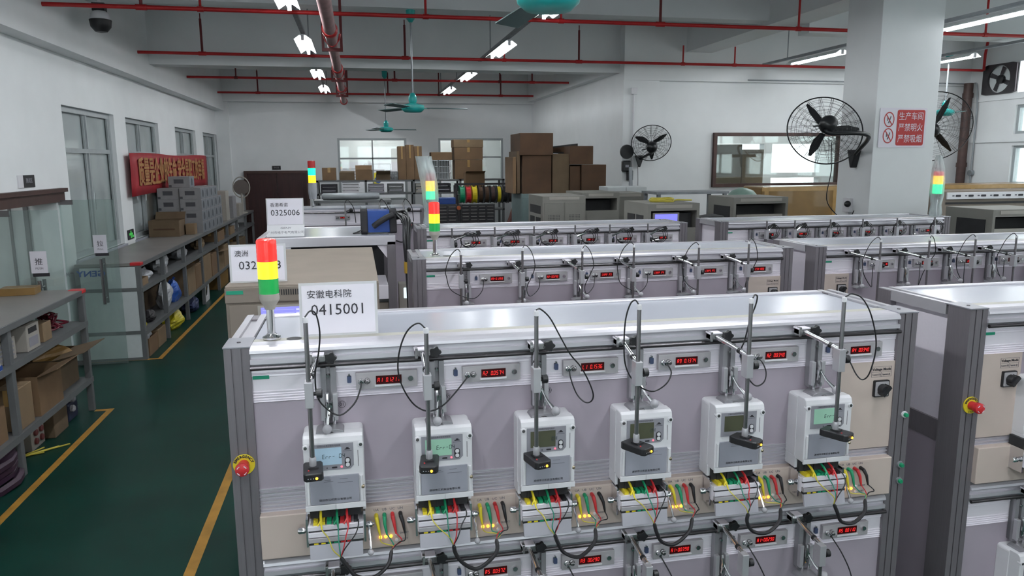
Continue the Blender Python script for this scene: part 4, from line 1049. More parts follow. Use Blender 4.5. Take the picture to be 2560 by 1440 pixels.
CX = [0.255, 0.55, 0.89, 1.16, 1.468, 1.775]
PX = [0.237, 0.551, 0.858, 1.161, 1.511, 1.820]
ZT = [1.748, 1.704, 1.737, 1.741, 1.744, 1.735]
ZB = [1.345, 1.338, 1.322, 1.335, 1.325, 1.322]
YAW = [math.radians(a) for a in (4, -8, 14, 30, 32, 30)]
for k in range(6):
    probe('%s scanner stand on the front bench, black head before its meter' % ORDW[k], (L1, R1, 0), CX[k], PX[k], ZT[k], CB[k], YAW[k], ZB[k])

def gencable(px, zt, side, conn, low=1.45):
    return [(px, -0.16, zt), (px + side * 0.018, -0.152, zt + 0.016), (px + side * 0.052, -0.14, zt - 0.02), (px + side * 0.075, -0.125, zt - 0.09), (px + side * 0.070, -0.105, 1.56),
            (px + side * 0.04, -0.085, 1.48), ((px + conn) / 2, -0.065, low), (conn - 0.012, -0.045, low + 0.035), (conn, -0.03, 1.522)]
# lower tier of the front bench: the stands are swung down, only their tops show
for k in range(1, 6):
    px = (0.55, 0.565, 0.875, 1.21, 1.53, 1.80)[k]
    cn = TX[k] + 0.092
    cab = [(cn + 0.05, -0.10, 1.32), (cn + 0.05, -0.08, 1.40), (cn + 0.025, -0.06, 1.47), (cn, -0.03, 1.522)]
    probe('%s lower-tier scanner stand of the front bench' % ORDW[k], (L1, R1, TIER), px - 0.01, px, 1.565 if k < 4 else 1.535, cab, 0.0, 1.25, True)
probe('leftmost lower-tier scanner stand of the front bench', (L1, R1, TIER), 0.27, 0.275, 1.545, None, 0.0, 1.25, True)
probe('lower-tier scanner stand at the right edge bench', (N1, R1, TIER), TX[0] + 0.02, TX[0] + 0.03, 1.56, None, 0.0, 1.25, True)
probe('upper scanner stand at the right edge bench', (N1, R1, 0), TX[0] + 0.04, TX[0] + 0.10, 1.60, None, 0.0, 1.33, True)

P2 = [0.507, 0.83, 1.155, 1.443, 1.819, 2.117]; K2 = [0.53, 0.80, 1.11, 1.41, 1.755, 2.05]
S2 = [-1, 1, 1, -1, -1, 1]
for k in range(6):
    px, cx = P2[k] - L2, K2[k] - L2
    z = 1.69 + 0.012 * (k % 2)
    probe('scanner stand %s in the second row, left bench' % ['leftmost', 'second from left', 'third from left', 'fourth from left', 'fifth from left', 'rightmost'][k],
          (L2, R2_, 0), cx, px, z, gencable(px, z, S2[k], TX[k] + 0.092, 1.43), 0.2, 1.30)
P2R = [2.948, 3.272, 3.587, 3.873]
for k in range(4):
    px = P2R[k] - N2
    probe('long-armed scanner stand %s on the second row right bench' % ['leftmost', 'second from left', 'third from left', 'at the right edge'][k],
          (N2, R2_, 0), px - 0.10, px, 1.69, gencable(px, 1.69, (-1, 1, -1, -1)[k], px + 0.06, 1.40), 0.3, 1.30)

def parked(label, loc, px, kx):
    """probe parked low with its cable coiled round the arm"""
    t = thing('parked_scanner_stand', label, 'probe stand', (loc[0] + px, loc[1], loc[2]), 0, 'parked scanner stands')
    d = kx - px
    obj('upright', lambda: MB().cyl((0, -0.12, 1.36), (0, -0.12, 1.652), 0.007, 10), 'steel', t, key='pkup', smooth=True)
    obj('block', lambda: MB().box(-0.012, 0.014, -0.135, -0.104, 1.50, 1.575), 'alu_post2', t, key='pkbl', bev=0.0015)
    obj('side_knob', lambda: MB().lathe([(0.006, 0.012), (0.006, 0.018), (0.017, 0.019), (0.017, 0.036), (0.013, 0.038)], (0, -0.12, 1.525), 'x', 14), 'black', t, key='pkkn', smooth=True)
    obj('arm', MB().tube([(0, -0.12, 1.555), (d * 0.5, -0.09, 1.590), (d - 0.015, -0.06, 1.602)], 0.0075, 8), 'chrome', t, smooth=True)
    obj('star_knob', lambda: starknob(MB(), (0, -0.05, 1.604), r=0.019), 'black', t, key='pkstar', loc=(d, 0, 0))
    for q in range(3):
        r0 = 0.046 + 0.008 * q
        pts = [(d * 0.55 + 0.012 * q + r0 * math.cos(a * 0.5236) * 1.1, -0.10 + 0.01 * q, 1.555 + r0 * math.sin(a * 0.5236)) for a in range(12)]
        obj('cable_coil', MB().tube(pts, 0.0028, 6, closed=True), 'wire_k', t, smooth=True)
    obj('cable', MB().tube(crv([(d * 0.55 - 0.04, -0.09, 1.53), (d * 0.55 - 0.05, -0.08, 1.47), (d * 0.55 - 0.02, -0.07, 1.44)], 4), 0.0028, 6), 'wire_k', t, smooth=True)
    obj('cable_plug', MB().tube([(d * 0.55 - 0.02, -0.04, 1.505), (d * 0.55 + 0.03, -0.05, 1.515)], 0.006, 8), 'chrome', t, smooth=True)
P3 = [0.692, 1.021, 1.33, 1.661, 1.946, 2.265]; K3 = [0.903, 1.214, 1.521, 1.858, 2.151, 2.436]
for k in range(6):
    parked('parked probe with coiled black cable, %s on the third row left bench' % ['first', 'second', 'third', 'fourth', 'fifth', 'last'][k], (L3, R3, 0), P3[k] - L3, K3[k] - L3)
P3R = [3.309, 3.565, 3.897, 4.205, 4.538, 4.911]
for k in range(6):
    parked('parked probe, %s along the third row right bench before the column' % ['first', 'second', 'third', 'fourth', 'fifth', 'last'][k], (N3, R3, 0), P3R[k] - N3, P3R[k] - N3 + (0.10, 0.13, 0.07, 0.08, 0.07, 0.06)[k])

# ============================================================ things on and around the benches
def tower(label, loc, order=('green_lens', 'amber_lens', 'red_lens'), r=0.033, z0=0.135, hs=(0.044, 0.050, 0.056), pole=0.098):
    """signal tower: base flange, chrome pole, putty foot, three stacked lenses (bottom to top)"""
    t = thing('signal_tower', label, 'signal light', loc, 0, 'signal towers')
    obj('flange', MB().lathe([(0.026, 0), (0.026, 0.006), (0.016, 0.012), (0.013, 0.016)], n=20), 'chrome', t, smooth=True)
    obj('pole', MB().cyl((0, 0, 0.01), (0, 0, pole + 0.01), 0.0115, 14), 'chrome', t, smooth=True)
    obj('foot', MB().lathe([(0.015, pole - 0.01), (0.017, pole), (r * 0.95, pole + 0.016), (r, pole + 0.02), (r, z0)], n=24), 'putty', t, smooth=True)
    z = z0
    for k, (m, h) in enumerate(zip(order, hs)):
        pr = []; n = 9
        for i in range(n):
            zz = z + h * i / (n - 1)
            pr.append((r * (0.985 if i % 2 else 1.0), zz))
        if k == 2: pr += [(r * 0.93, z + h + 0.006), (r * 0.6, z + h + 0.009)]
        obj(('lower_lens', 'middle_lens', 'upper_lens')[k], MB().lathe(pr, n=28), m, t, smooth=True)
        z += h
    return t
tower('signal tower with red, amber and green lenses on the front bench', (-0.262, 2.232, 1.641), r=0.0285)
tower('signal tower on the second row bench, amber lit between red and green', (0.405, 4.065, 1.641), r=0.0300)
t3 = tower('bagged signal tower at the left end of the third row', (0.565, 5.93, 1.641), ('green_lit', 'amber_lens', 'red_off'), 0.036, 0.215, (0.065, 0.08, 0.05), 0.18)
t5 = tower('bagged signal tower at the right end of the third row, beside the column', (5.10, 5.84, 1.641), ('green_lit', 'amber_lens', 'red_lens'), 0.04, 0.20, (0.085, 0.075, 0.03), 0.16)
t4 = tower('small far signal tower before the dark door, amber below green', (-0.54, 9.62, 1.60), ('amber_lens', 'green_lit', 'red_off'), 0.046, 0.30, (0.09, 0.09, 0.08), 0.26)
obj('wrap', MB().lathe([(0.045, 0.10), (0.055, 0.2), (0.052, 0.298)], n=14), 'bag_white', t4, smooth=True)
def bag_over(t, prof, jx):
    mb = MB().lathe(prof, n=16)
    r = random.Random(5)
    mb.v = [(x + r.uniform(-.004, .004) + jx * max(0, z - 0.3), y + r.uniform(-.004, .004), z) for x, y, z in mb.v]
    obj('plastic_bag', mb, 'bag', t, smooth=True)
bag_over(t3, [(0.03, 0.0), (0.06, 0.03), (0.05, 0.12), (0.062, 0.21), (0.066, 0.32), (0.070, 0.42), (0.062, 0.50), (0.066, 0.55)], -0.2)
bag_over(t5, [(0.05, 0.0), (0.055, 0.03), (0.042, 0.10), (0.055, 0.19), (0.058, 0.32), (0.05, 0.42), (0.03, 0.52), (0.022, 0.54)], -0.05)

def hole_ring(b, x, y):
    obj('cable_hole', MB().lathe([(0.022, 0), (0.022, 0.0006)], (x, y, 1.6396), 'z', 20), 'dark', b)
hole_ring(B1, 0.185, 0.082); hole_ring(B2, 0.195, 0.125)

def card(label, loc, w, h, l1, l2, s1, s2, o1, o2, base=False, tilt=-0.10):
    t = thing('number_card', label, 'sign card', loc, 0, 'number cards')
    T = Matrix.Rotation(tilt, 4, 'X')
    zb = 0.075 if base else 0.002
    M = Matrix.Translation((0, 0, zb)) @ T
    obj('acrylic_sheet', MB().box(0, w, 0.0, 0.003, 0, h).xf(M), 'acrylic', t)
    obj('paper_insert', MB().box(0.008, w - 0.008, -0.0012, -0.0002, 0.006, h - 0.008).xf(M), 'paper', t)
    for body, s, (ox, oz) in ((l1, s1, o1), (l2, s2, o2)):
        text('lettering', body, s, 'ink', t, tuple(M @ Vector((ox, -0.0018, oz))), (math.pi / 2 + tilt, 0, 0), align='LEFT')
    if base:
        f = obj('foot_plate', MB().prism([(0.0, 0.0), (0.0, 0.004), (0.05, zb + 0.002), (0.052, zb - 0.002)], 'x', 0, w), 'acrylic', t)
        f.location = (0, -0.05, 0)
        sl = math.atan2(zb, 0.05)
        text('company_line', '广州市格宁电气有限公司', 0.0225, 'ink_soft', f, (w / 2, 0.016, 0.0275), (sl, 0, 0))
        text('company_logo', 'GENY', 0.02, 'ink_soft', f, (w / 2, 0.036, 0.0575), (sl, 0, 0), sx=1.4)
    return t
card('acrylic card reading 0415001 on the front bench top', (-0.180, 2.222, 1.641), 0.226, 0.158, '安徽电科院', '0415001', 0.026, 0.046, (0.022, 0.122), (0.032, 0.076), tilt=-0.12)
card('acrylic card half hidden by the red signal light', (-0.502, 3.06, 1.681), 0.215, 0.150, '澳洲', '0325008', 0.027, 0.046, (0.020, 0.113), (0.034, 0.066), tilt=-0.06)
card('acrylic card reading 0325006 on the aluminium rack', (-0.620, 5.40, 1.643), 0.250, 0.188, '香港希诺', '0325006', 0.030, 0.056, (0.026, 0.140), (0.028, 0.086), base=True, tilt=-0.05)

# ------------------------------------------------------------ source cabinet with violet LCD
c = thing('source_cabinet', 'beige power source cabinet with violet display left of second row', 'cabinet', (-0.515, 3.0, 0))
obj('body', MB().box(0, 0.585, 0, 1.24, 0.05, 1.68), 'beige_cab', c, bev=0.004)
obj('plinth', MB().box(0.02, 0.565, 0.02, 1.2, 0, 0.05), 'dark', c)
obj('header', MB().box(0, 0.585, -0.008, 0, 1.615, 1.672), 'beige_cab', c)
mb = MB()
for k in range(40):
    mb.box(0.20 + k * 0.0088, 0.2042 + k * 0.0088, -0.0095, -0.0075, 1.640, 1.662)
tag(obj('vent_slots', mb, 'dark', c), kind='stuff')
obj('asset_tag', MB().box(0.006, 0.068, -0.0095, -0.007, 1.648, 1.662), 'green_tag', c)
d = obj('door', MB().box(0.012, 0.573, -0.006, 0, 0.10, 1.605), 'beige_cab', c, bev=0.002)
sc = obj('display_frame', MB().box(0.118, 0.292, -0.010, -0.004, 1.515, 1.60), 'putty', c)
l = obj('display', MB().box(0.130, 0.280, -0.0112, -0.009, 1.525, 1.592), 'lcd_violet', sc)
mb = MB()
for k in range(4):
    mb.box(0.262, 0.276, -0.0118, -0.0112, 1.535 + k * 0.014, 1.5425 + k * 0.014)
for k in range(5):
    mb.box(0.136, 0.255, -0.0116, -0.0112, 1.531 + k * 0.0125, 1.5318 + k * 0.0125)
tag(obj('menu_marks', mb, mat('lcd_marks', (0.5, 0.5, 1.0), 0.3, emit=(0.5, 0.5, 1.0), es=0.7), l), kind='stuff')

# ------------------------------------------------------------ aluminium rack with blue calibrator
r = thing('equipment_rack', 'aluminium framed equipment rack with white top behind beige cabinet', 'rack', (-0.68, 5.28, 0))
for x in (0.0, 0.87):
    for y in (0.0, 0.80):
        obj('post', MB().box(x, x + 0.06, y, y + 0.06, 0, 1.60), 'alu_post', r, bev=0.003)
obj('top_board', MB().box(0.03, 0.90, 0.03, 0.83, 1.625, 1.636), 'top_white', r)
obj('top_frame', MB().box(0, 0.93, 0, 0.04, 1.575, 1.641), 'alu', r, bev=0.003)
obj('top_frame', MB().box(0, 0.93, 0.82, 0.86, 1.60, 1.641), 'alu', r, bev=0.003)
obj('top_frame', MB().box(0, 0.04, 0.04, 0.82, 1.60, 1.641), 'alu', r, bev=0.003)
obj('top_frame', MB().box(0.89, 0.93, 0.04, 0.82, 1.60, 1.641), 'alu', r, bev=0.003)
obj('asset_tag', MB().box(0.05, 0.11, -0.003, 0, 1.608, 1.622), 'green_tag', r)
obj('front_fillet', MB().box(0.06, 0.22, 0.01, 0.02, 1.46, 1.575), 'alu_white', r)
obj('gusset', MB().prism([(0.80, 1.575), (0.87, 1.575), (0.87, 1.48)], 'y', 0.02, 0.03), 'alu_white', r)
obj('inner_shelf', MB().box(0.06, 0.87, 0.06, 0.8, 1.16, 1.19), 'galv', r)
obj('rear_panel', MB().box(0.06, 0.87, 0.80, 0.82, 0.1, 1.58), 'dark', r)
obj('drawer', MB().box(0.50, 0.87, 0.0, 0.5, 1.19, 1.29), 'alu_white', r, bev=0.003)
obj('lower_unit', MB().box(0.06, 0.87, 0.03, 0.7, 0.1, 1.16), 'beige_cab', r, bev=0.004)

b = thing('blue_calibrator', 'blue portable calibrator with black end guards on the rack top', 'instrument', (0.015, 5.45, 1.641))
obj('body', MB().box(0.035, 0.235, 0.0, 0.20, 0.008, 0.165), 'blue', b, bev=0.006)
for x in (0.0, 0.205):
    obj('end_guard', MB().prism(rrect(-0.02, 0.22, 0.0, 0.178, 0.02), 'x', x, x + 0.05), 'black_soft', b, bev=0.006)
    obj('guard_top', MB().box(x + 0.008, x + 0.042, 0.02, 0.12, 0.178, 0.192), 'galv', b, bev=0.004)
obj('handle', MB().tube(crv([(0.09, -0.03, 0.055), (0.13, -0.045, 0.085), (0.18, -0.045, 0.115), (0.23, -0.03, 0.135)], 4), 0.021, 10), 'black_soft', b, smooth=True)
obj('label', MB().box(0.13, 0.19, 0.04, 0.06, 0.1652, 0.1658), 'paper', b)
obj('loop_cord', MB().tube(crv([(0.01, -0.02, 0.03), (-0.04, -0.04, 0.012), (-0.05, -0.03, 0.008), (0.01, -0.01, 0.01)], 5), 0.005, 6), 'wire_k', b, smooth=True)

cb = thing('cable_bundle', 'thick bundle of black cables hanging beside the rack post', 'cables', (0.30, 5.22, 0))
rr = random.Random(3)
for k in range(11):
    x0 = rr.uniform(-0.03, 0.03); y0 = rr.uniform(-0.02, 0.06)
    pts = [(-0.015 + x0, 0.25 + y0, 1.755 + rr.uniform(-.05, .05)), (0.035 + x0 * .8, 0.10 + y0, 1.74 + rr.uniform(-.05, .05)), (0.025 + x0 * .6, 0.0 + y0 * .6, 1.60), (0.03 + x0 * .4, y0 * .4, 1.42),
           (0.05 + x0 * .8, y0 * .6, 1.10), (0.065 + x0 * 1.3, y0, 0.75), (0.085 + x0 * 1.6, y0, 0.35), (0.10 + x0 * 1.8, y0, 0.02)]
    obj('cable', MB().tube(crv(pts, 4), rr.uniform(0.006, 0.011), 7), 'wire_k', cb, smooth=True)
obj('tape_band', MB().lathe([(0.026, 1.38), (0.027, 1.46)], (0.028, 0.005, 0), 'z', 12), mat('ochre_tape', (0.42, 0.25, 0.03), 0.5), cb, smooth=True)
for k, cc in enumerate(('wire_y', 'wire_r', 'wire_g')):
    obj('loose_lead', MB().tube(crv([(0.03, 0.0, 1.38), (0.06 + .015 * k, 0.0, 1.30), (0.085 + .012 * k, 0.0, 1.22), (0.075 + .02 * k, 0.0, 1.14)], 4), 0.005, 6), cc, cb, smooth=True)
    obj('lead_clip', MB().tube([(0.075 + .02 * k, 0.0, 1.14), (0.085 + .02 * k, 0.0, 1.08)], [0.009, 0.004], 8), 'chrome', cb, smooth=True)
sb = thing('small_white_display', 'little white lit display low beside the second row post', 'display', (0.30, 5.62, 0))
obj('stand_box', MB().box(-0.02, 0.10, 0, 0.12, 0, 1.24), 'putty', sb, bev=0.003)
obj('screen', MB().prism(rrect(0.015, 0.075, 1.13, 1.21, 0.006), 'y', -0.004, 0.0), 'screen_w', sb)

# ------------------------------------------------------------ fourth row: a wide portable bench
q = thing('portable_bench', 'white low-detail meter bench far behind the blue calibrator', 'test bench', (-0.87, 9.4, 0))
obj('top_board', MB().box(0, 1.68, 0, 0.5, 1.575, 1.60), 'top_white', q, bev=0.003)
obj('fascia', MB().prism([(0.0, 1.575), (0.0, 1.56), (0.008, 1.555), (0.008, 1.53), (0.014, 1.528), (0.014, 1.42), (0.006, 1.415), (0.006, 1.385), (0.03, 1.385), (0.03, 1.575)], 'x', 0.05, 1.65), 'alu_white', q)
obj('board', MB().box(0.05, 1.65, 0.015, 0.03, 0.15, 1.385), 'panel_grey', q)
for x in (0.0, 1.63):
    obj('end_post', MB().box(x, x + 0.05, 0, 0.5, 0, 1.575), 'alu_post', q, bev=0.003)
obj('guide_rod', MB().cyl((0.05, -0.012, 1.542), (1.65, -0.012, 1.542), 0.009, 8), 'gunmetal', q)
obj('asset_tag', MB().box(0.06, 0.12, 0.010, 0.014, 1.505, 1.518), 'green_tag', q)
for x, dg in ((0.52, 'A2 0.0611'), (1.22, 'A5 0.1180')):
    gauge(q, x, -0.045, dg)
bx = obj('red_readout_box', MB().box(1.455, 1.54, -0.03, 0.02, 1.325, 1.405), 'black', q)
obj('figures', seg_mb('888', 0.018, 0.012, 0.016, 0.004), 'led_red', bx, loc=(1.498, -0.031, 1.372))
obj('readout_cord', MB().tube(crv([(1.498, -0.02, 1.33), (1.47, -0.03, 1.22), (1.40, -0.02, 1.16), (1.32, -0.02, 1.18)], 4), 0.008, 6), 'wire_k', q)
for k, x in enumerate((0.72, 1.13, 1.42)):
    s = thing('far_probe_stand', 'thin probe stand, %s on the portable bench at the back' % ('first', 'second', 'third')[k], 'probe stand', (-0.87 + x, 9.28, 0), 0, 'far probe stands')
    obj('upright', MB().cyl((0, 0, 1.36), (0, 0, 1.66), 0.011, 8), 'steel2', s, smooth=True)
    obj('arm', MB().cyl((0, 0, 1.555), (0.05, 0.10, 1.565), 0.012, 8), 'chrome', s, smooth=True)
    obj('knob', MB().sphere((0.07, 0.05, 1.57), 0.026, 10), 'black', s, smooth=True)
    obj('cable', MB().tube(crv([(0, 0, 1.66), (0.03, 0, 1.70), (0.10, 0, 1.60), (0.12, 0.02, 1.42)], 4), 0.005, 6), 'wire_k', s, smooth=True)
t = thing('silver_tube', 'long silver tube lying on a trolley behind the portable bench', 'tube', (-0.46, 10.25, 0))
obj('tube', MB().tube([(0, 0, 1.70), (0.02, 0, 1.70), (0.72, 0, 1.70), (0.75, 0, 1.70)], [0.03, 0.045, 0.045, 0.035], 14), 'galv', t, smooth=True)
obj('trolley_top', MB().box(-0.1, 0.9, -0.2, 0.25, 1.62, 1.655), 'shelf_grey', t)
for x, y in ((-0.08, -0.18), (0.86, -0.18), (-0.08, 0.21), (0.86, 0.21)):
    obj('trolley_leg', MB().box(x, x + 0.03, y, y + 0.03, 0, 1.62), 'shelf_grey', t)

# ============================================================ cartons and bags
def carton(label, loc, w, d, h, m='card', rz=0.0, open_=False, tape=True, flaps=(1, 1, 1, 1), name='cardboard_box', group=None, print_=None, seed=0):
    """origin at the front-left-bottom corner; open cartons have real walls and bent flaps"""
    t = thing(name, label, 'box', loc, rz, group)
    if open_:
        k = 0.006
        obj('body', MB().box(0, w, 0, k, 0, h).box(0, w, d - k, d, 0, h).box(0, k, k, d - k, 0, h).box(w - k, w, k, d - k, 0, h).box(k, w - k, k, d - k, 0, k), m, t)
        r = random.Random(seed)
        L = min(w, d) * 0.48
        def flap(x0, y0, x1, y1, nx, ny):
            a = r.uniform(0.15, 1.1)
            ux, uz = math.cos(a), math.sin(a)
            mb = MB()
            P = [Vector((x0, y0, h)), Vector((x1, y1, h)), Vector((x1 + nx * L * ux, y1 + ny * L * ux, h + L * uz * 0.6)), Vector((x0 + nx * L * ux, y0 + ny * L * ux, h + L * uz * 0.6))]
            n = (P[1] - P[0]).cross(P[3] - P[0]).normalized() * 0.004
            mb.add(P + [p + n for p in P], [(0, 1, 2, 3), (7, 6, 5, 4), (0, 4, 5, 1), (1, 5, 6, 2), (2, 6, 7, 3), (3, 7, 4, 0)])
            obj('flap', mb, m, t)
        if flaps[0]: flap(0, 0, w, 0, 0, -1)
        if flaps[1]: flap(0, d, w, d, 0, 1)
        if flaps[2]: flap(0, 0, 0, d, -1, 0)
        if flaps[3]: flap(w, 0, w, d, 1, 0)
    else:
        obj('body', MB().box(0, w, 0, d, 0, h), m, t, bev=min(0.006, h * 0.03))
        obj('lid_seam', MB().box(0.002, w - 0.002, d / 2 - 0.0015, d / 2 + 0.0015, h - 0.001, h + 0.0006), 'card_dark', t)
        if tape:
            obj('tape', MB().box(w / 2 - min(0.03, w * .1), w / 2 + min(0.03, w * .1), -0.0012, 0.0, h * 0.62, h), 'tape', t)
    if print_:
        obj('print', MB().box(w * 0.15, w * 0.85, -0.0015, 0, h * 0.42, h * 0.52), 'card_dark', t)
    return t

def lump(label, loc, sx, sy, sz, m, seed=1, cat='bag', name='plastic_bag', knot=True, n=14):
    """crumpled sack resting on its base"""
    t = thing(name, label, cat, loc)
    r = random.Random(seed)
    ph = [r.uniform(0, 6.28) for _ in range(6)]
    mb = MB(); rows = 9
    for i in range(rows + 1):
        v = i / rows
        rad = math.sin(math.pi * (0.12 + 0.80 * v)) ** 0.7
        for k in range(n):
            a = 2 * math.pi * k / n
            q = rad * (1 + 0.14 * math.sin(3 * a + ph[0] + 4 * v) + 0.10 * math.sin(5 * a + ph[1] - 6 * v) + r.uniform(-0.07, 0.07))
            mb.v.append((sx * q * math.cos(a), sy * q * math.sin(a), sz * v * (1 + 0.05 * math.sin(2 * a + ph[2]))))
    for i in range(rows):
        for k in range(n):
            k2 = (k + 1) % n
            mb.f.append([i * n + k, i * n + k2, (i + 1) * n + k2, (i + 1) * n + k]); mb.mi.append(0)
    mb.f.append(list(range(n - 1, -1, -1))); mb.mi.append(0)
    mb.f.append([rows * n + k for k in range(n)]); mb.mi.append(0)
    obj('sack', mb, m, t)
    if knot:
        obj('knot', MB().tube([(0, 0, sz * 0.97), (0.01, 0, sz * 1.08), (0.03, 0.01, sz * 1.16)], [sx * .25, sx * .12, sx * .2], 8), m, t)
    return t

def coil(label, loc, r, m, turns=3, tr=0.008, name='cable_coil', cat='cable', flat=1.0, seed=2, tails=0, tm=None):
    t = thing(name, label, cat, loc)
    rr_ = random.Random(seed)
    for k in range(turns):
        q = r * rr_.uniform(0.82, 1.05)
        ox, oy = rr_.uniform(-.1, .1) * r, rr_.uniform(-.1, .1) * r
        pts = [(ox + q * math.cos(a * 0.3142), oy + q * flat * math.sin(a * 0.3142), tr + k * tr * 1.5 + 0.4 * tr * math.sin(a)) for a in range(20)]
        obj('turn', MB().tube(pts, tr, 6, closed=True), m, t, smooth=True)
    for k in range(tails):
        a = rr_.uniform(-0.5, 0.7)
        obj('tail', MB().tube(crv([(r * 0.9, 0, tr), (r * 1.4, r * a * .5, tr * 2), (r * 1.9 + r * k * .3, r * a * 1.3, tr * 1.5), (r * 2.2 + r * .5 * k, r * a * 2, tr * 1.2)], 4), tr, 6), tm or m, t, smooth=True)
    return t

# ============================================================ left-hand shelving
def shelving(label, y0, y1, ups, levels, near_board=False):
    t = thing('shelving_unit', label, 'shelf', (-3.0, y0, 0), 0, 'steel shelving along the left wall')
    D = 0.65; L = y1 - y0
    obj('worktop', MB().box(0, D, 0, L, 1.045, 1.08), 'shelf_top', t, bev=0.003)
    obj('worktop_edge', MB().box(D, D + 0.012, 0, L, 1.035, 1.082), 'shelf_grey', t, bev=0.003)
    obj('corner_guard', MB().box(D - 0.10, D + 0.016, (-0.005 if near_board else L - 0.09), (0.09 if near_board else L + 0.005), 1.05, 1.086), 'red', t, bev=0.008)
    for z in levels:
        obj('shelf_board', MB().box(0.0, D, 0, L, z - 0.02, z), 'shelf_grey', t)
        obj('shelf_edge', MB().box(D, D + 0.008, 0, L, z - 0.045, z + 0.004), 'shelf_grey', t)
    for u in ups:
        obj('upright', MB().box(D - 0.045, D + 0.002, u - y0, u - y0 + 0.05, 0, 1.045), 'shelf_grey', t, bev=0.003)
        obj('upright', MB().box(0, 0.045, u - y0, u - y0 + 0.05, 0, 1.045), 'shelf_grey', t, bev=0.003)
    if near_board:
        for a, b_ in ((0.03, levels[1] - 0.03), (levels[1] + 0.01, levels[0] - 0.03), (levels[0] + 0.01, 1.04)):
            obj('end_board', MB().box(0.05, D - 0.04, -0.012, -0.004, a, b_), 'white_board', t)
        obj('end_frame', MB().box(0, 0.05, -0.016, 0.0, 0, 1.045).box(D - 0.045, D, -0.016, 0, 0, 1.045).box(0.05, D - 0.045, -0.016, 0, 0, 0.03).box(0.05, D - .045, -0.016, 0, levels[1] - .03, levels[1] + .01).box(0.05, D - .045, -0.016, 0, levels[0] - .03, levels[0] + .01), 'shelf_grey', t)
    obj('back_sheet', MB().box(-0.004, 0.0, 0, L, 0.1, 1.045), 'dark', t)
    return t
shelving('near grey steel shelving crammed with cartons at left edge', 2.6, 6.98, (2.6, 4.0, 5.5, 6.93), (0.80, 0.30))
shelving('long far shelving with white end board under the red banner', 8.70, 18.0, (8.70, 9.72, 10.85, 12.0, 13.3, 14.45, 15.6, 16.8, 17.95), (0.80, 0.32), True)

# near shelving contents
carton('flat orange-brown box on the near worktop', (-2.90, 6.72, 1.081), 0.26, 0.17, 0.06, 'kraft', rz=0.1, tape=False)
bt = thing('glass_bottle', 'small clear bottle standing on the near worktop', 'bottle', (-2.83, 6.50, 1.081))
obj('body', MB().lathe([(0.022, 0), (0.024, 0.01), (0.024, 0.06), (0.010, 0.085), (0.010, 0.11)], n=14), 'glass', bt, smooth=True)
obj('cap', MB().lathe([(0.012, 0.105), (0.012, 0.122)], n=12), 'white_pl', bt)
for k, (x, y, a) in enumerate(((-2.75, 5.9, 0.3), (-2.60, 5.5, -0.4), (-2.85, 6.2, 0.9))):
    p_ = obj('paper_sheet', MB().box(-0.10, 0.10, -0.07, 0.07, 0, 0.0015), 'putty' if k else 'paper', None, loc=(x, y, 1.081), rot=(0, 0, a))
    tag(p_, ['pale paper sheet lying on the near worktop', 'grey sheet nearest the front edge of near worktop', 'grey sheet at the back of the near worktop'][k], 'paper', 'sheets on the near worktop')
u = thing('white_meter_case', 'white instrument case with black slot on near upper shelf', 'case', (-2.62, 5.86, 0.801))
obj('body', MB().box(0, 0.24, 0, 0.22, 0, 0.19), 'putty', u, bev=0.006)
obj('slot', MB().box(0.24, 0.243, 0.03, 0.17, 0.13, 0.17), 'dark', u); obj('sticker', MB().box(0.24, 0.242, 0.03, 0.18, 0.03, 0.10), 'grey_pl', u)
carton('small tan box beside maroon cables on near upper shelf', (-2.62, 6.17, 0.801), 0.23, 0.16, 0.145, 'card_lt', tape=False)
fl = thing('teal_folder', 'teal folder standing behind the small tan box', 'folder', (-2.72, 6.20, 0.801))
obj('cover', MB().box(0, 0.012, 0, 0.30, 0, 0.21), 'teal', fl); obj('leaves', MB().box(0.012, 0.03, 0.005, 0.295, 0.005, 0.205), 'paper', fl)
for k in range(1):
    mc = thing('maroon_cable_bundle', 'tangled maroon cables in plastic on near upper shelf', 'cable', (-2.50, 6.62, 0.801))
    rr = random.Random(9)
    for q_ in range(9):
        pts = [(rr.uniform(-.08, .08), rr.uniform(-.15, .13), rr.uniform(0.02, 0.17)) for _ in range(5)]
        obj('cable', MB().tube(crv(pts + [pts[0]], 4), 0.009, 6), mat('maroon_wire', (0.09, 0.006, 0.015), 0.25), mc, smooth=True)
g = thing('grey_gadget', 'grey boxed gadget at the left edge of near upper shelf', 'device', (-2.60, 5.42, 0.801))
obj('body', MB().box(0, 0.2, 0, 0.30, 0, 0.16), 'putty', g, bev=0.005)
for k in range(4): obj('rib', MB().box(0.2, 0.205, 0.03, 0.26, 0.03 + k * 0.03, 0.042 + k * 0.03), 'grey_pl', g)
g = thing('blue_tray', 'blue tray with a white corner on near upper shelf', 'tray', (-2.395, 5.14, 0.801))
obj('tray', MB().box(0, 0.04, 0, 0.25, 0, 0.03), 'blue', g); obj('slip', MB().box(0.01, 0.042, 0.17, 0.22, 0.031, 0.05), 'paper', g)
carton('big open carton stuffed with kraft paper, lower near shelf', (-2.98, 6.38, 0.301), 0.55, 0.52, 0.30, 'card2', open_=True, flaps=(0, 0, 0, 1), seed=4)
wd = lump('crumpled orange kraft paper inside the big open carton', (-2.65, 6.66, 0.50), 0.22, 0.20, 0.20, 'kraft', 6, 'paper', 'kraft_paper_wad', False)
carton('tan carton with lifted flap in the middle of lower near shelf', (-2.70, 5.90, 0.301), 0.34, 0.44, 0.30, 'card', open_=True, flaps=(0, 0, 0, 1), seed=11)
carton('tall narrow carton behind the near shelf upright', (-2.52, 5.58, 0.301), 0.15, 0.24, 0.30, 'card_lt')
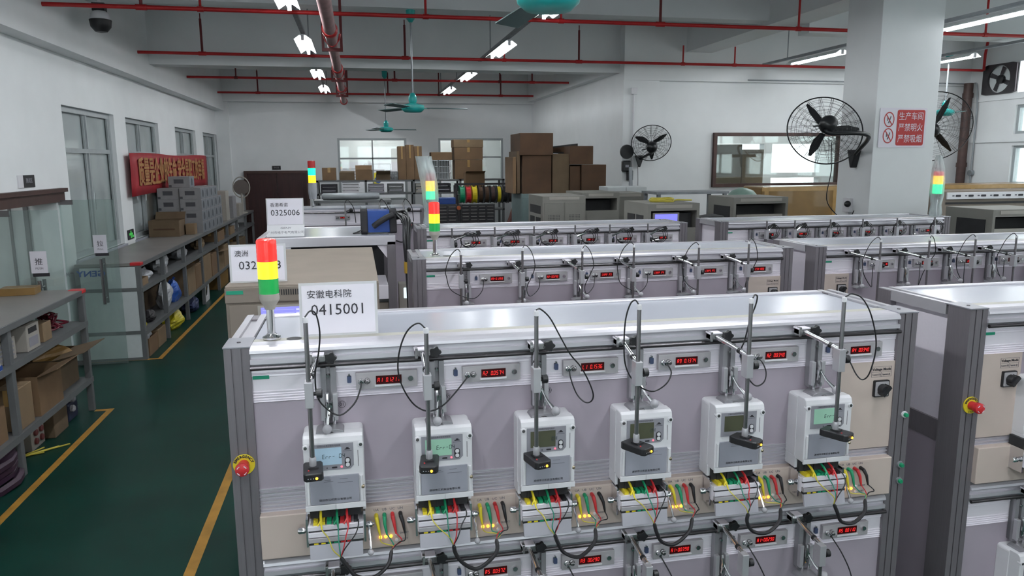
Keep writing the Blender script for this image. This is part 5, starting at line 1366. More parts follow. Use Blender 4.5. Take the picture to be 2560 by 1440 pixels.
carton('long brown box with white end resting on other cartons', (-2.80, 5.10, 0.602), 0.40, 0.30, 0.09, 'card_dark', tape=False)
carton('open carton with curled paper at bottom left shelf', (-2.75, 5.05, 0.301), 0.36, 0.38, 0.24, 'card', open_=True, flaps=(0, 0, 0, 0), seed=13)
pr_ = thing('paper_roll', 'curled brown paper sheet hanging out of a left carton', 'paper', (-2.46, 5.02, 0.545))
obj('sheet', MB().tube([(0.03, 0.0, 0.05), (0.03, 0.30, 0.05)], 0.045, 14), 'card_lt', pr_, smooth=True)
nb_ = thing('label_strip', 'white strip with lettering wedged behind the cartons', 'label', (-2.66, 5.92, 0.63))
obj('strip', MB().box(-0.03, 0, 0, 0.10, 0, 0.13), 'grey_pl', nb_)
cbx = thing('control_box', 'white control box with two red dials on floor below near shelf', 'control box', (-2.70, 5.98, 0.0))
obj('body', MB().box(0, 0.22, 0, 0.24, 0, 0.26), 'putty', cbx, bev=0.005); obj('window', MB().box(0.22, 0.223, 0.03, 0.19, 0.19, 0.24), 'dark', cbx)
for yy in (0.07, 0.17):
    for zz in (0.06, 0.13): obj('dial', MB().lathe([(0.025, 0.22), (0.025, 0.235), (0.018, 0.24)], (0, yy, zz), 'x', 14), mat('dull_red_dial', (0.20, 0.05, 0.05), 0.5), cbx, smooth=True)
carton('brown carton on the floor behind the control box', (-2.78, 6.26, 0.0), 0.36, 0.28, 0.24, 'card2')
mt_ = thing('motor_part', 'dark motor part with pale caps on the floor under near shelf end', 'machine part', (-2.66, 6.62, 0.0))
obj('body', MB().box(0, 0.22, 0, 0.22, 0, 0.16), 'blue_dk', mt_, bev=0.02) if 'blue_dk' in W else obj('body', MB().box(0, 0.22, 0, 0.22, 0, 0.16), mat('dark_blue_enamel', (0.015, 0.02, 0.05), 0.5), mt_, bev=0.02)
obj('cap', MB().lathe([(0.03, 0.2), (0.03, 0.24), (0.02, 0.25)], (0, 0.08, 0.19), 'x', 12), 'knob_grey', mt_, smooth=True)
obj('cap', MB().lathe([(0.03, 0.2), (0.03, 0.24), (0.02, 0.25)], (0, 0.06, 0.11), 'x', 12), 'knob_grey', mt_, smooth=True)
coil('thick dark purple hose coiled on the floor at left edge', (-2.56, 5.36, 0.0), 0.20, 'purple', 5, 0.03, 'hose_coil', 'hose', 1.3)
coil('yellow cable loops spilling from under the near shelf', (-2.60, 5.74, 0.0), 0.13, 'wire_y', 3, 0.006, seed=4, tails=4, tm='wire_y').rotation_euler = (0, 0, 0.95)
coil('red cable ring lying beside the control box', (-2.66, 5.80, 0.03), 0.10, 'wire_r', 2, 0.006, seed=6)
coil('thin turquoise cable lying on the purple hose', (-2.50, 5.38, 0.24), 0.12, 'teal', 1, 0.006, seed=8)

# far shelving contents, bay by bay
BAY = [8.76, 9.78, 10.92, 12.06, 13.36, 14.52, 15.66, 16.86]
BN = ['first', 'second', 'third', 'fourth', 'fifth', 'sixth', 'seventh', 'eighth']
carton('small tan tray with white packet, first bay top shelf', (-2.62, 8.80, 0.801), 0.24, 0.30, 0.08, 'card_lt', open_=True, flaps=(0, 0, 0, 0))
lump('white packet in the tan tray of the first bay', (-2.50, 8.92, 0.81), 0.08, 0.10, 0.13, 'paper', 3, 'packet', 'white_packet', False)
lump('clear bag of small parts, first bay top shelf', (-2.50, 9.35, 0.801), 0.10, 0.13, 0.12, 'bag_white', 5)
lump('milky bag heaped on the second bay top shelf', (-2.52, 10.20, 0.801), 0.10, 0.26, 0.20, 'bag_white', 8, knot=False)
carton('low white box at front of second bay top shelf', (-2.46, 9.84, 0.801), 0.10, 0.08, 0.09, 'carton', tape=False)
lump('grey bag on the third bay top shelf', (-2.52, 11.3, 0.801), 0.10, 0.22, 0.17, 'bag_white', 12, knot=False)
lump('beige sack on the fourth bay top shelf', (-2.52, 12.6, 0.801), 0.10, 0.24, 0.19, 'card_lt', 13, knot=False)
carton('brown box on the fifth bay top shelf', (-2.66, 13.6, 0.801), 0.28, 0.62, 0.17, 'card')
carton('pale box on the sixth bay top shelf', (-2.64, 14.9, 0.801), 0.26, 0.5, 0.14, 'card_lt')
lump('clear bag on the seventh bay top shelf', (-2.52, 16.1, 0.801), 0.10, 0.26, 0.17, 'bag_white', 15, knot=False)
carton('tilted flat carton leaning in first bay middle shelf', (-2.72, 8.85, 0.321), 0.17, 0.34, 0.40, 'card_lt')
carton('second flat carton in first bay middle shelf', (-2.74, 9.28, 0.321), 0.17, 0.30, 0.33, 'card')
lump('black bag slumped at first bay middle shelf edge', (-2.45, 9.26, 0.321), 0.07, 0.17, 0.13, 'black_soft', 21, knot=False)
lump('yellow scrap packet, first bay middle shelf front', (-2.42, 8.84, 0.321), 0.05, 0.06, 0.09, 'bag_yellow', 24, knot=False)
carton('open dark carton at back of second bay middle shelf', (-2.97, 9.9, 0.321), 0.32, 0.7, 0.30, 'card2', open_=True, flaps=(0, 0, 0, 0), seed=3)
lump('blue and clear bag in second bay middle shelf', (-2.47, 10.56, 0.321), 0.09, 0.18, 0.28, 'blue_bag', 31)
lump('clear bag bulging beside the blue bag', (-2.47, 10.10, 0.321), 0.09, 0.18, 0.33, 'bag_white', 33)
carton('tall open tan carton in third bay middle shelf', (-2.66, 10.98, 0.321), 0.30, 0.50, 0.36, 'card_lt', open_=True, flaps=(0, 0, 1, 1), seed=5)
carton('second tan carton in third bay middle shelf', (-2.62, 11.52, 0.321), 0.26, 0.40, 0.34, 'card')
carton('big tan carton in fourth bay middle shelf', (-2.68, 12.12, 0.321), 0.32, 0.60, 0.40, 'card_lt')
carton('brown carton in fourth bay middle shelf', (-2.66, 12.78, 0.321), 0.30, 0.45, 0.36, 'card')
carton('open tan carton in fifth bay middle shelf', (-2.68, 13.4, 0.321), 0.32, 0.5, 0.33, 'card_lt', open_=True, flaps=(1, 0, 0, 1), seed=7)
carton('tan carton in fifth bay middle shelf, far side', (-2.66, 13.95, 0.321), 0.30, 0.44, 0.38, 'card_lt')
carton('dim carton in sixth bay middle shelf', (-2.68, 14.6, 0.321), 0.32, 0.8, 0.3, 'card2')
carton('dim carton in seventh bay middle shelf', (-2.68, 15.8, 0.321), 0.32, 0.8, 0.3, 'card2')
carton('floor carton with clear lining under the first bay', (-2.64, 8.84, 0.0), 0.28, 0.36, 0.20, 'card', open_=True, flaps=(0, 0, 0, 0))
carton('second floor carton under the first bay', (-2.64, 9.24, 0.0), 0.28, 0.36, 0.21, 'card_lt')
lump('clear lining bag spilling over the first bay floor carton', (-2.50, 9.0, 0.15), 0.13, 0.15, 0.12, 'bag_white', 41, knot=False)
lump('bright yellow bag on the floor under second bay', (-2.44, 10.35, 0.0), 0.11, 0.28, 0.24, 'bag_yellow', 43, knot=False)
lump('dark blue bundle on the floor under third bay', (-2.46, 11.5, 0.0), 0.11, 0.26, 0.20, mat('navy_cloth', (0.01, 0.018, 0.07), 0.6), 45, 'bundle', 'cloth_bundle', False)
lump('grey bundle behind the navy one under third bay', (-2.66, 11.02, 0.0), 0.12, 0.16, 0.24, 'grey_pl', 46, 'bundle', 'cloth_bundle', False)
wr = thing('white_ring_plate', 'white plate with a ring cut-out standing under fourth bay', 'plate', (-2.40, 12.15, 0.0))
obj('plate', MB().ring(rrect(0, 0.36, 0, 0.29, 0.04), [(0.18 + (x - .18) * .55, 0.16 + (z - .145) * .6) for x, z in rrect(0, 0.36, 0, 0.29, 0.12)], 'x', 0, 0.02), 'white_pl', wr)
carton('orange-brown carton under fifth bay on the floor', (-2.70, 13.4, 0.0), 0.34, 0.8, 0.25, 'kraft')
carton('second orange-brown carton on the floor under sixth bay', (-2.70, 14.55, 0.0), 0.34, 0.8, 0.27, 'kraft')
lump('pale sack on the floor under seventh bay', (-2.5, 16.1, 0.0), 0.11, 0.3, 0.22, 'bag_white', 49, knot=False)

# things on the far worktop
carton('open brown carton in front of the white cartons on worktop', (-3.0, 11.72, 1.081), 0.42, 0.40, 0.235, 'card2', open_=True, flaps=(0, 1, 0, 0), seed=2, print_=True)
carton('narrow tan carton beside the open brown carton', (-2.56, 12.02, 1.081), 0.13, 0.18, 0.16, 'card_lt', tape=False)
CW, CD, CH = 0.31, 0.34, 0.172
def white_carton(label, loc):
    t = thing('printed_carton', label, 'box', loc, 0, 'white printed cartons on the worktop')
    obj('body', lambda: MB().box(0, CW, 0, CD, 0, CH), 'carton', t, key='wcb', bev=0.003)
    obj('front_label', lambda: MB().box(0.08, 0.22, -0.002, 0, 0.065, 0.13), 'carton_print', t, key='wcl')
    obj('corner_mark', lambda: MB().box(0.005, 0.045, -0.002, 0, 0.01, 0.045), 'carton_print', t, key='wcm')
    obj('side_panel', lambda: MB().box(CW, CW + 0.002, 0.01, CD - 0.01, 0.008, CH - 0.008), 'carton_blue', t, key='wcs')
    obj('side_emblem', lambda: MB().lathe([(0.055, CW), (0.055, CW + 0.004)], (0, CD * 0.45, CH * 0.5), 'x', 18), mat('carton_emblem', (0.055, 0.06, 0.075), 0.7), t, key='wce')
    return t
RN = ['bottom', 'second', 'third', 'top']; DN = ['front', 'second', 'third', 'fourth', 'fifth']
for rw in range(4):
    for dp in range(5):
        if rw == 3 and dp == 4: continue
        white_carton('printed white carton in the %s row, %s from front, aisle side' % (RN[rw], DN[dp]), (-2.66, 12.25 + dp * (CD + 0.01), 1.081 + rw * CH))
    white_carton('printed white carton in the %s row at the front, wall side' % RN[rw], (-2.66 - CW - 0.012, 12.28, 1.081 + rw * CH))
white_carton('single printed white carton on top of the stack before the banner', (-2.86, 12.5, 1.082 + 4 * CH))
for k, (x, y, w, d_, h, m, lab) in enumerate(((-2.72, 14.35, 0.3, 0.08, 0.50, 'card_lt', 'tall kraft board behind the white cartons'), (-2.70, 14.75, 0.3, 0.35, 0.55, 'putty', 'pale upright carton near the far end of worktop'),
                                           (-2.66, 15.4, 0.28, 0.4, 0.42, 'carton', 'white carton at the far end of the worktop'), (-2.62, 16.1, 0.25, 0.5, 0.24, 'putty', 'low pale box at the far end of worktop'))):
    carton(lab, (x, y, 1.081), w, d_, h, m, tape=False)
fn = thing('pedestal_fan', 'pale grey round fan at the far end of the worktop', 'fan', (-2.42, 16.9, 1.081))
obj('base', MB().lathe([(0.10, 0), (0.10, 0.02), (0.03, 0.04)], n=16), 'putty', fn, smooth=True); obj('stem', MB().cyl((0, 0, 0.03), (0, 0, 0.42), 0.02, 10), 'putty', fn)
obj('cage', MB().tube([(0.17 * math.cos(a * 0.2618), 0.0, 0.55 + 0.22 * math.sin(a * 0.2618)) for a in range(24)], 0.012, 6, closed=True), 'putty', fn, smooth=True)
obj('disc', MB().lathe([(0.16, -0.01), (0.16, 0.01)], (0, 0, 0.55), 'y', 20), mat('smoky_fan_disc', (0.12, 0.10, 0.09), 0.5), fn)

# ============================================================ grey equipment cabinets in the middle distance
def cabinet(label, x0, x1, y0, d, h, kind='plain', m='grey_cab'):
    t = thing('equipment_cabinet', label, 'cabinet', (x0, y0, 0), 0, 'grey equipment cabinets')
    w = x1 - x0
    if kind in ('plain', 'doors'):
        obj('body', MB().box(0, w, 0, d, 0.05, h), m, t, bev=0.006)
    else:
        k = 0.03
        obj('body', MB().box(0, k, 0, d, 0.05, h).box(w - k, w, 0, d, 0.05, h).box(k, w - k, d - k, d, 0.05, h).box(k, w - k, 0, d - k, h - 0.07, h).box(k, w - k, 0, d - k, 0.05, 0.10), m, t)
    obj('plinth', MB().box(0.02, w - 0.02, 0.02, d - 0.02, 0, 0.05), 'dark', t)
    obj('top_lip', MB().box(0.08, w - 0.08, -0.004, 0, h - 0.045, h - 0.012), 'putty', t)
    if kind == 'doors':
        for i in range(2):
            a = 0.02 + i * (w / 2 - 0.015); b = a + w / 2 - 0.03
            dd = obj('door', MB().box(a, b, -0.012, 0, 0.10, h - 0.08), m, t, bev=0.002)
            mb = MB()
            for r_ in range(16):
                for c_ in range(8):
                    mb.box(a + 0.05 + c_ * 0.018, a + 0.058 + c_ * 0.018, -0.0128, -0.0118, h - 0.50 + r_ * 0.018, h - 0.492 + r_ * 0.018)
            tag(obj('perforation', mb, 'dark', dd), kind='stuff')
        # glazed left side
        obj('side_window', MB().box(-0.006, 0, 0.10, d - 0.12, h - 0.62, h - 0.12), 'dark', t)
        obj('side_bar', MB().box(-0.010, 0, 0.08, d - 0.10, h - 0.26, h - 0.22), m, t)
        obj('side_bar', MB().box(-0.010, 0, d * 0.42, d * 0.42 + 0.05, h - 0.62, h - 0.26), m, t)
    elif kind == 'lcd':
        obj('inner_unit', MB().box(0.05, w - 0.05, 0.08, d - 0.05, h - 0.5, h - 0.10), 'dark', t)
        fr = obj('display_frame', MB().box(0.06, w * 0.62, 0.02, 0.05, h - 0.22, h - 0.09), m, t)
        obj('display', MB().box(0.08, w * 0.58, 0.014, 0.02, h - 0.19, h - 0.105), 'lcd_violet', fr)
        obj('lower_front', MB().box(0.03, w - 0.03, 0.0, 0.02, 0.1, h - 0.24), m, t)
        obj('side_window', MB().box(-0.006, 0, 0.12, d * 0.45, h - 0.5, h - 0.12), 'dark', t)
        obj('side_window', MB().box(-0.006, 0, d * 0.52, d - 0.12, h - 0.5, h - 0.12), 'dark', t)
    elif kind == 'open':
        obj('drawer_front', MB().box(0.05, w - 0.05, 0.02, 0.05, h - 0.24, h - 0.19), 'putty', t)
        obj('inner_unit', MB().box(0.05, w - 0.05, 0.20, d - 0.05, 0.12, h - 0.10), 'dark', t)
        obj('lower_front', MB().box(0.03, w - 0.03, 0.0, 0.02, 0.1, h - 0.42), m, t)
        obj('side_window', MB().box(-0.006, 0, 0.08, d - 0.16, h - 0.42, h - 0.10), 'dark', t)
    elif kind == 'slot':
        obj('inner_unit', MB().box(0.05, w - 0.05, 0.20, d - 0.05, 0.12, h - 0.10), 'dark', t)
        obj('lower_front', MB().box(0.03, w - 0.03, 0.0, 0.02, 0.1, h - 0.22), m, t)
    return t
cabinet('grey cabinet with two perforated doors and glazed side', 2.14, 2.67, 8.6, 0.75, 1.74, 'doors')
cabinet('grey cabinet with a dark slot, right of the perforated one', 2.72, 3.20, 8.9, 0.75, 1.76, 'slot')
cabinet('plain grey cabinet behind the coiled yellow cable', 3.24, 3.80, 9.5, 0.7, 1.72, 'plain')
cabinet('beige cabinet with violet display in front of the wall fan', 2.78, 3.32, 6.9, 0.68, 1.73, 'lcd')
cabinet('beige cabinet with open bays before the kraft crate', 4.06, 4.72, 7.6, 0.62, 1.74, 'open')
cabinet('open beige cabinet right of the column, behind bagged light', 6.02, 6.78, 6.15, 0.6, 1.66, 'open')
coil('yellow and white cable coil on the beige cabinet with violet display', (3.05, 7.22, 1.731), 0.13, 'wire_y', 3, 0.008, seed=12, tails=2, tm='wire_y')
t = thing('steel_trolley', 'thin steel frame table behind the beige cabinets', 'table', (3.55, 8.55, 0))
obj('top', MB().box(0, 0.95, 0, 0.5, 1.74, 1.77), 'galv', t)
for x, y in ((0.02, 0.02), (0.89, 0.02), (0.02, 0.44), (0.89, 0.44)):
    obj('leg', MB().box(x, x + 0.04, y, y + 0.04, 0, 1.74), 'galv', t)
t = thing('green_dome_cover', 'pale green domed cover behind the beige cabinet', 'cover', (4.76, 8.7, 0))
obj('dome', MB().lathe([(0.20, 1.62), (0.19, 1.70), (0.13, 1.77), (0.05, 1.80), (0.0, 1.805)], n=24), mat('pale_green_plastic', (0.22, 0.33, 0.28), 0.4), t, smooth=True)
obj('pedestal', MB().lathe([(0.16, 0), (0.16, 1.62)], n=24), 'grey_cab', t, smooth=True)
t = thing('black_bucket', 'black round tub between the beige cabinets', 'tub', (3.72, 7.45, 0))
obj('tub', MB().lathe([(0.13, 0), (0.16, 1.45), (0.165, 1.50), (0.13, 1.56), (0.02, 1.58)], n=20), 'black', t, smooth=True)

# kraft wrapped crate behind the column, port rack to the right
cr_ = thing('wrapped_crate', 'long kraft-wrapped crate standing behind the column', 'crate', (5.2, 9.0, 0))
obj('wrap', MB().box(0, 4.3, 0, 0.5, 0.0, 1.80), 'kraft', cr_, bev=0.02)
for x in (0.04, 1.05, 2.6, 3.2, 3.8): obj('tape', MB().box(x, x + 0.06, -0.002, 0, 0.02, 1.79), 'tape', cr_)
obj('tape', MB().box(0.0, 4.3, -0.003, -0.001, 1.74, 1.79), 'tape', cr_)
pr_ = thing('port_rack', 'beige rack with a long white row of connector ports at right', 'rack', (6.95, 7.9, 0))
obj('body', MB().box(0, 2.2, 0, 0.5, 0, 1.76), 'beige_cab', pr_, bev=0.005)
pp = obj('port_panel', MB().box(0.08, 2.15, -0.02, 0, 1.66, 1.745), 'white_pl', pr_, bev=0.003)
for k in range(11):
    x = 0.15 + k * 0.18
    obj('port', MB().prism(rrect(x + 0.05, x + 0.12, 1.69, 1.715, 0.008), 'y', -0.024, -0.02), 'ink', pp)
    obj('port_mark', MB().box(x, x + 0.03, -0.0212, -0.02, 1.695, 1.711), 'ink_soft', pp)
obj('groove', MB().box(0.08, 2.15, -0.005, 0, 1.60, 1.625), 'dark', pr_)

# ============================================================ cartons piled on a grey-green steel locker
lk = thing('steel_locker', 'grey-green steel locker under the tall carton pile', 'locker', (2.38, 10.85, 0))
obj('body', MB().box(0, 1.35, 0, 0.75, 0.05, 1.67), mat('grey_green_enamel', (0.14, 0.19, 0.19), 0.45), lk, bev=0.005)
for k in range(3): obj('door', MB().box(0.02 + k * 0.443, 0.44 + k * 0.443, -0.012, 0, 0.1, 1.62), 'grey_green' if False else mat('grey_green_enamel', (0.14, 0.19, 0.19), 0.45), lk, bev=0.003)
obj('plinth', MB().box(0.02, 1.33, 0.02, 0.7, 0, 0.05), 'dark', lk)
Z0 = 1.672
carton('flattened carton standing at the left of the carton pile', (2.26, 10.9, Z0), 0.05, 0.6, 0.54, 'card', tape=False)
carton('second flattened carton standing at left of the pile', (2.325, 10.92, Z0), 0.05, 0.6, 0.62, 'card2', tape=False)
carton('wide carton carrying the highest box in the pile', (2.40, 10.88, Z0), 0.44, 0.66, 0.56, 'card_dark', tape=False)
carton('dark carton at the very top of the carton pile', (2.36, 10.86, Z0 + 0.562), 0.50, 0.70, 0.32, 'card_dark', tape=False)
carton('tall carton in the middle of the carton pile', (2.86, 10.90, Z0), 0.26, 0.64, 0.58, 'card2', tape=False)
carton('square carton in the middle right of the pile', (3.13, 10.88, Z0), 0.16, 0.64, 0.40, 'card_dark', tape=False)
carton('dark carton resting second highest at right of the pile', (3.12, 10.86, Z0 + 0.425), 0.36, 0.68, 0.27, 'card_dark', tape=False)
carton('dark carton at the lower right end of the pile', (3.30, 10.84, Z0), 0.38, 0.70, 0.42, 'card_dark', tape=False)
bf = thing('leaning_picture', 'thin black picture frame leaning on top of the carton pile', 'frame', (2.88, 11.2, Z0 + 0.59))
obj('frame', MB().ring([(0, 0), (0.46, 0), (0.46, 0.15), (0, 0.10)], [(0.025, 0.02), (0.435, 0.02), (0.435, 0.125), (0.025, 0.08)], 'y', 0, 0.02), 'black', bf)
obj('backing', MB().prism([(0.025, 0.02), (0.435, 0.02), (0.435, 0.125), (0.025, 0.08)], 'y', 0.008, 0.014), 'card_dark', bf)
t = thing('grey_case', 'pale grey case right of the carton pile', 'case', (3.50, 10.24, 0))
obj('body', MB().box(0, 0.60, 0, 0.4, 0, 1.78), 'white_board', t, bev=0.01); obj('seam', MB().box(0.28, 0.285, -0.002, 0, 1.2, 1.77), 'shelf_grey', t)
t = thing('leaning_board', 'narrow grey board leaning against the corner wall', 'board', (4.12, 10.9, 0))
obj('board', MB().prism([(0.0, 0), (0.06, 0), (0.0, 2.05), (-0.05, 2.05)], 'y', 0, 0.03), 'galv', t)

# ============================================================ black wall fans
def cage_fan(label, c, yaw, pitch, r, br, seed=0.0):
    """three-blade fan in a wire cage on a wall arm; we see its motor side. br = bracket point relative to c"""
    t = thing('wall_fan', label, 'fan', c, 0, 'black wall fans')
    M = Matrix.Rotation(yaw, 4, 'Z') @ Matrix.Rotation(pitch, 4, 'X')
    mb = MB(); n = 48
    rings = [(1.0, 0.06), (1.0, -0.02)]
    def ringpts(q, y): return [(q * r * math.cos(2 * math.pi * i / n), y, q * r * math.sin(2 * math.pi * i / n)) for i in range(n)]
    mb.tube(ringpts(1.0, 0.03), 0.007, 6, closed=True)
    for q in (0.30, 0.42, 0.54, 0.66, 0.78, 0.89):
        mb.tube(ringpts(q, 0.03 - 0.10 * math.cos(q * 1.5) ), 0.0014, 4, closed=True)
        mb.tube(ringpts(q, 0.03 + 0.09 * math.cos(q * 1.5) ), 0.0014, 4, closed=True)
    for k in range(36):
        a = 2 * math.pi * k / 36 + (0.06 if k % 2 else -0.06)
        for s in (-1, 1):
            pts = [(q * r * math.cos(a), 0.03 + s * 0.095 * math.cos(q * 1.5), q * r * math.sin(a)) for q in (0.18, 0.45, 0.72, 0.92)] + [(r * math.cos(a), 0.03, r * math.sin(a))]
            mb.tube(pts, 0.0016, 4, cap=False)
    obj('cage', mb.xf(M), 'fan_black', t)
    obj('motor', MB().lathe([(0.03, -0.19), (0.06, -0.18), (0.082, -0.15), (0.085, -0.07), (0.07, -0.04), (0.04, 0.03), (0.0, 0.05)], n=20, axis='y').xf(M), 'fan_black', t, smooth=True)
    obj('pull_knob', MB().cyl((-0.08, -0.12, -0.02), (-0.15, -0.13, -0.03), 0.008, 8).xf(M), 'fan_black', t, smooth=True)
    for k in range(3):
        a = 2 * math.pi * k / 3 + seed
        bl = MB().prism([(0.05, -0.03), (0.14, -0.055), (r * 0.62, -0.05), (r * 0.90, -0.015), (r * 0.88, 0.01), (r * 0.6, 0.035), (0.14, 0.03), (0.05, 0.025)], 'y', 0.012, 0.018)
        bl.xf(Matrix.Rotation(a, 4, 'Y') @ Matrix.Rotation(0.35, 4, 'X')).xf(M)
        obj('blade', bl, 'fan_black', t)
    p0 = M @ Vector((0, -0.12, -0.10)); b = Vector(br)
    side = Vector((p0.x * 0.3 + b.x * 0.7, min(p0.y, b.y) - 0.02, p0.z * 0.9 + b.z * 0.1))
    obj('arm', MB().tube(crv([tuple(M @ Vector((0, -0.12, -0.02))), tuple(p0), tuple(side), tuple(b)], 6), 0.022, 10), 'fan_black', t, smooth=True)
    obj('wall_bracket', MB().prism([(-0.075, 0.06), (0.075, 0.06), (0.05, -0.02), (0.015, -0.13), (-0.015, -0.13), (-0.05, -0.02)], 'y', -0.04, 0.03).xf(Matrix.Translation(b) @ Matrix.Rotation(yaw if abs(br[0]) < 0.3 else math.pi / 2, 4, 'Z')), 'fan_black', t, bev=0.008)
    return t
cage_fan('black wall fan on the white wall right of the carton pile', (4.60, 11.36, 2.405), -0.3, 0.50, 0.312, (-0.07, 0.32, -0.235), -0.61)
cage_fan('large black wall fan mounted on the left face of the column', (4.69, 6.95, 2.455), -0.35, -0.40, 0.368, (0.56, 0.30, -0.265), 0.0)
cage_fan('black wall fan half hidden behind the column at right', (7.95, 9.3, 2.58), -0.55, 0.35, 0.50, (-0.30, 0.25, -0.45), 0.9)
t = thing('fan_pole', 'dark steel pole carrying the fan behind the column', 'pole', (7.65, 9.58, 0))
obj('pole', MB().box(-0.03, 0.03, 0, 0.06, 0, 2.25), 'black', t); obj('top_bar', MB().box(-0.25, 0.25, 0, 0.05, 2.2, 2.26), 'frame_brown', t)
cd = thing('power_cable', 'thin cord hanging from the fan on the white wall', 'cord', (4.52, 11.72, 0.9))
obj('cord', MB().tube(crv([(0, 0, 1.2), (0.01, 0, 0.8), (-0.01, 0, 0.4), (0, 0, 0.0)], 4), 0.004, 5), 'wire_k', cd)
cd = thing('power_cable', 'thin cord hanging from the column fan to its socket', 'cord', (4.72, 6.85, 1.5))
obj('cord', MB().tube(crv([(-0.02, 0, 0.82), (0.0, 0, 0.55), (-0.02, 0.02, 0.25), (0.15, 0.08, 0.08), (0.40, 0.25, -0.02), (0.545, 0.35, 0.10)], 5), 0.005, 5), 'wire_k', cd)
so = thing('wall_socket', 'white socket with a black plug on the column side', 'socket', (5.27, 7.26, 1.58))
obj('plate', MB().box(-0.02, 0.02, 0, 0.12, 0, 0.15), 'white_pl', so, bev=0.004); obj('plug', MB().sphere((-0.045, 0.0, 0.09), 0.035, 10), 'black', so, smooth=True)
obj('conduit', MB().cyl((0.005, 0.06, -1.58), (0.005, 0.06, 0), 0.012, 8), 'white_pl', so)
sr = thing('wall_siren', 'round black siren on the corner pilaster beside the fan', 'siren', (4.30, 11.72, 2.29))
obj('horn', MB().lathe([(0.11, -0.10), (0.115, -0.06), (0.10, -0.02), (0.08, 0.0)], axis='y', n=24), 'fan_black', sr, smooth=True)
obj('body', MB().box(-0.07, 0.07, -0.10, 0.0, -0.32, -0.14), 'fan_black', sr, bev=0.02); obj('badge', MB().box(-0.03, 0.03, -0.103, -0.1, -0.25, -0.21), 'grey_pl', sr)
sw = thing('wall_switch', 'small black switch box under the siren on the pilaster', 'switch', (4.37, 11.72, 1.83))
obj('box', MB().box(-0.05, 0.05, -0.07, 0, 0, 0.16), 'fan_black', sw, bev=0.01); obj('toggle', MB().box(-0.015, 0.015, -0.085, -0.07, 0.06, 0.10), 'grey_pl', sw)
co = thing('wall_conduit', 'thin white conduit with junction box on the corner pilaster', 'conduit', (4.42, 11.70, 0))
obj('conduit', MB().cyl((0, 0, 0), (0, 0, 3.2), 0.012, 8), 'white_pl', co); obj('junction_box', MB().box(-0.05, 0.05, -0.03, 0.02, 3.2, 3.3), 'white_pl', co, bev=0.004)
co = thing('ceiling_conduit', 'thin grey conduit along the top of the white wall', 'conduit', (0, 11.68, 3.45))
obj('conduit', MB().cyl((6.4, 0, 0), (10.6, 0, 0), 0.011, 8), 'galv', co)

# ============================================================ right end: drain pipe, conduits, extractor fan
dp = thing('drain_pipe', 'brown vertical drain pipe in the far right corner', 'pipe', (10.56, 11.58, 0))
obj('pipe', MB().cyl((0, 0, 0), (0, 0, 3.45), 0.075, 14), 'drain', dp, smooth=True)
for z in (0.8, 2.0, 3.2): obj('collar', MB().lathe([(0.088, z), (0.088, z + 0.08)], n=14), 'drain', dp, smooth=True)
rp = thing('red_drop_pipe', 'red pipe dropping beside the drain in the right corner', 'pipe', (10.62, 11.35, 0))
obj('pipe', MB().tube([(0, 0, 3.64), (0.0, 0, 3.9), (0.0, -0.05, 4.25)], 0.022, 8), 'pipe_red', rp)
wc = thing('window_conduit', 'grey conduit running down the right wall past the windows', 'conduit', (10.66, 11.46, 0))
obj('conduit', MB().tube(crv([(0, 0, 0.0), (0, 0.0, 1.0), (0, 0, 2.0), (0, 0, 3.0), (0, 0.05, 3.4), (0, 0.10, 3.45)], 4), 0.014, 8), 'galv', wc, smooth=True)
obj('junction', MB().lathe([(0.05, -0.03), (0.05, 0.03)], (0, 0, 1.9), 'x', 14), 'galv', wc)
ex = thing('extractor_fan', 'round extractor fan in a dark panel above the right windows', 'extractor fan', (RWX - 0.02, 10.72, 3.22))
def disc_hole(y0, y1, z0, z1, cy, cz, r, n=32):
    o, h = [], []
    for i in range(n):
        a = 2 * math.pi * i / n; c_, s_ = math.cos(a), math.sin(a)
        k = min((y1 - cy) / abs(c_) if abs(c_) > 1e-6 else 9, (z1 - cz) / abs(s_) if abs(s_) > 1e-6 else 9)
        o.append((cy + k * c_, cz + k * s_)); h.append((cy + r * c_, cz + r * s_))
    return o, h
o_, h_ = disc_hole(0, 0.68, 0, 0.50, 0.34, 0.25, 0.225)
obj('panel', MB().ring(o_, h_, 'x', -0.02, 0.02), 'gunmetal', ex)
obj('painted_bright_duct', MB().lathe([(0.225, 0.015), (0.225, 0.02)], (0, 0.34, 0.25), 'x', 32), 'white_board', ex)  # opaque white disc; the backlight is put into its colour
obj('motor', MB().lathe([(0.03, -0.06), (0.07, -0.04), (0.07, 0.01)], (0, 0.30, 0.24), 'x', 16), 'black', ex, smooth=True)
for k in range(4):
    bl = MB().prism([(0.05, -0.03), (0.20, -0.06), (0.20, 0.02), (0.05, 0.03)], 'x', -0.004, 0.0).xf(Matrix.Translation((0, 0.34, 0.25)) @ Matrix.Rotation(k * math.pi / 2 + 0.5, 4, 'X'))
    obj('blade', bl, 'gunmetal', ex)
struct('trim_18', MB().box(RWX - 0.03, RWX, 8.4, 11.6, 3.12, 3.16).box(RWX - 0.03, RWX, 8.4, 11.6, 2.42, 2.46), 'wall')

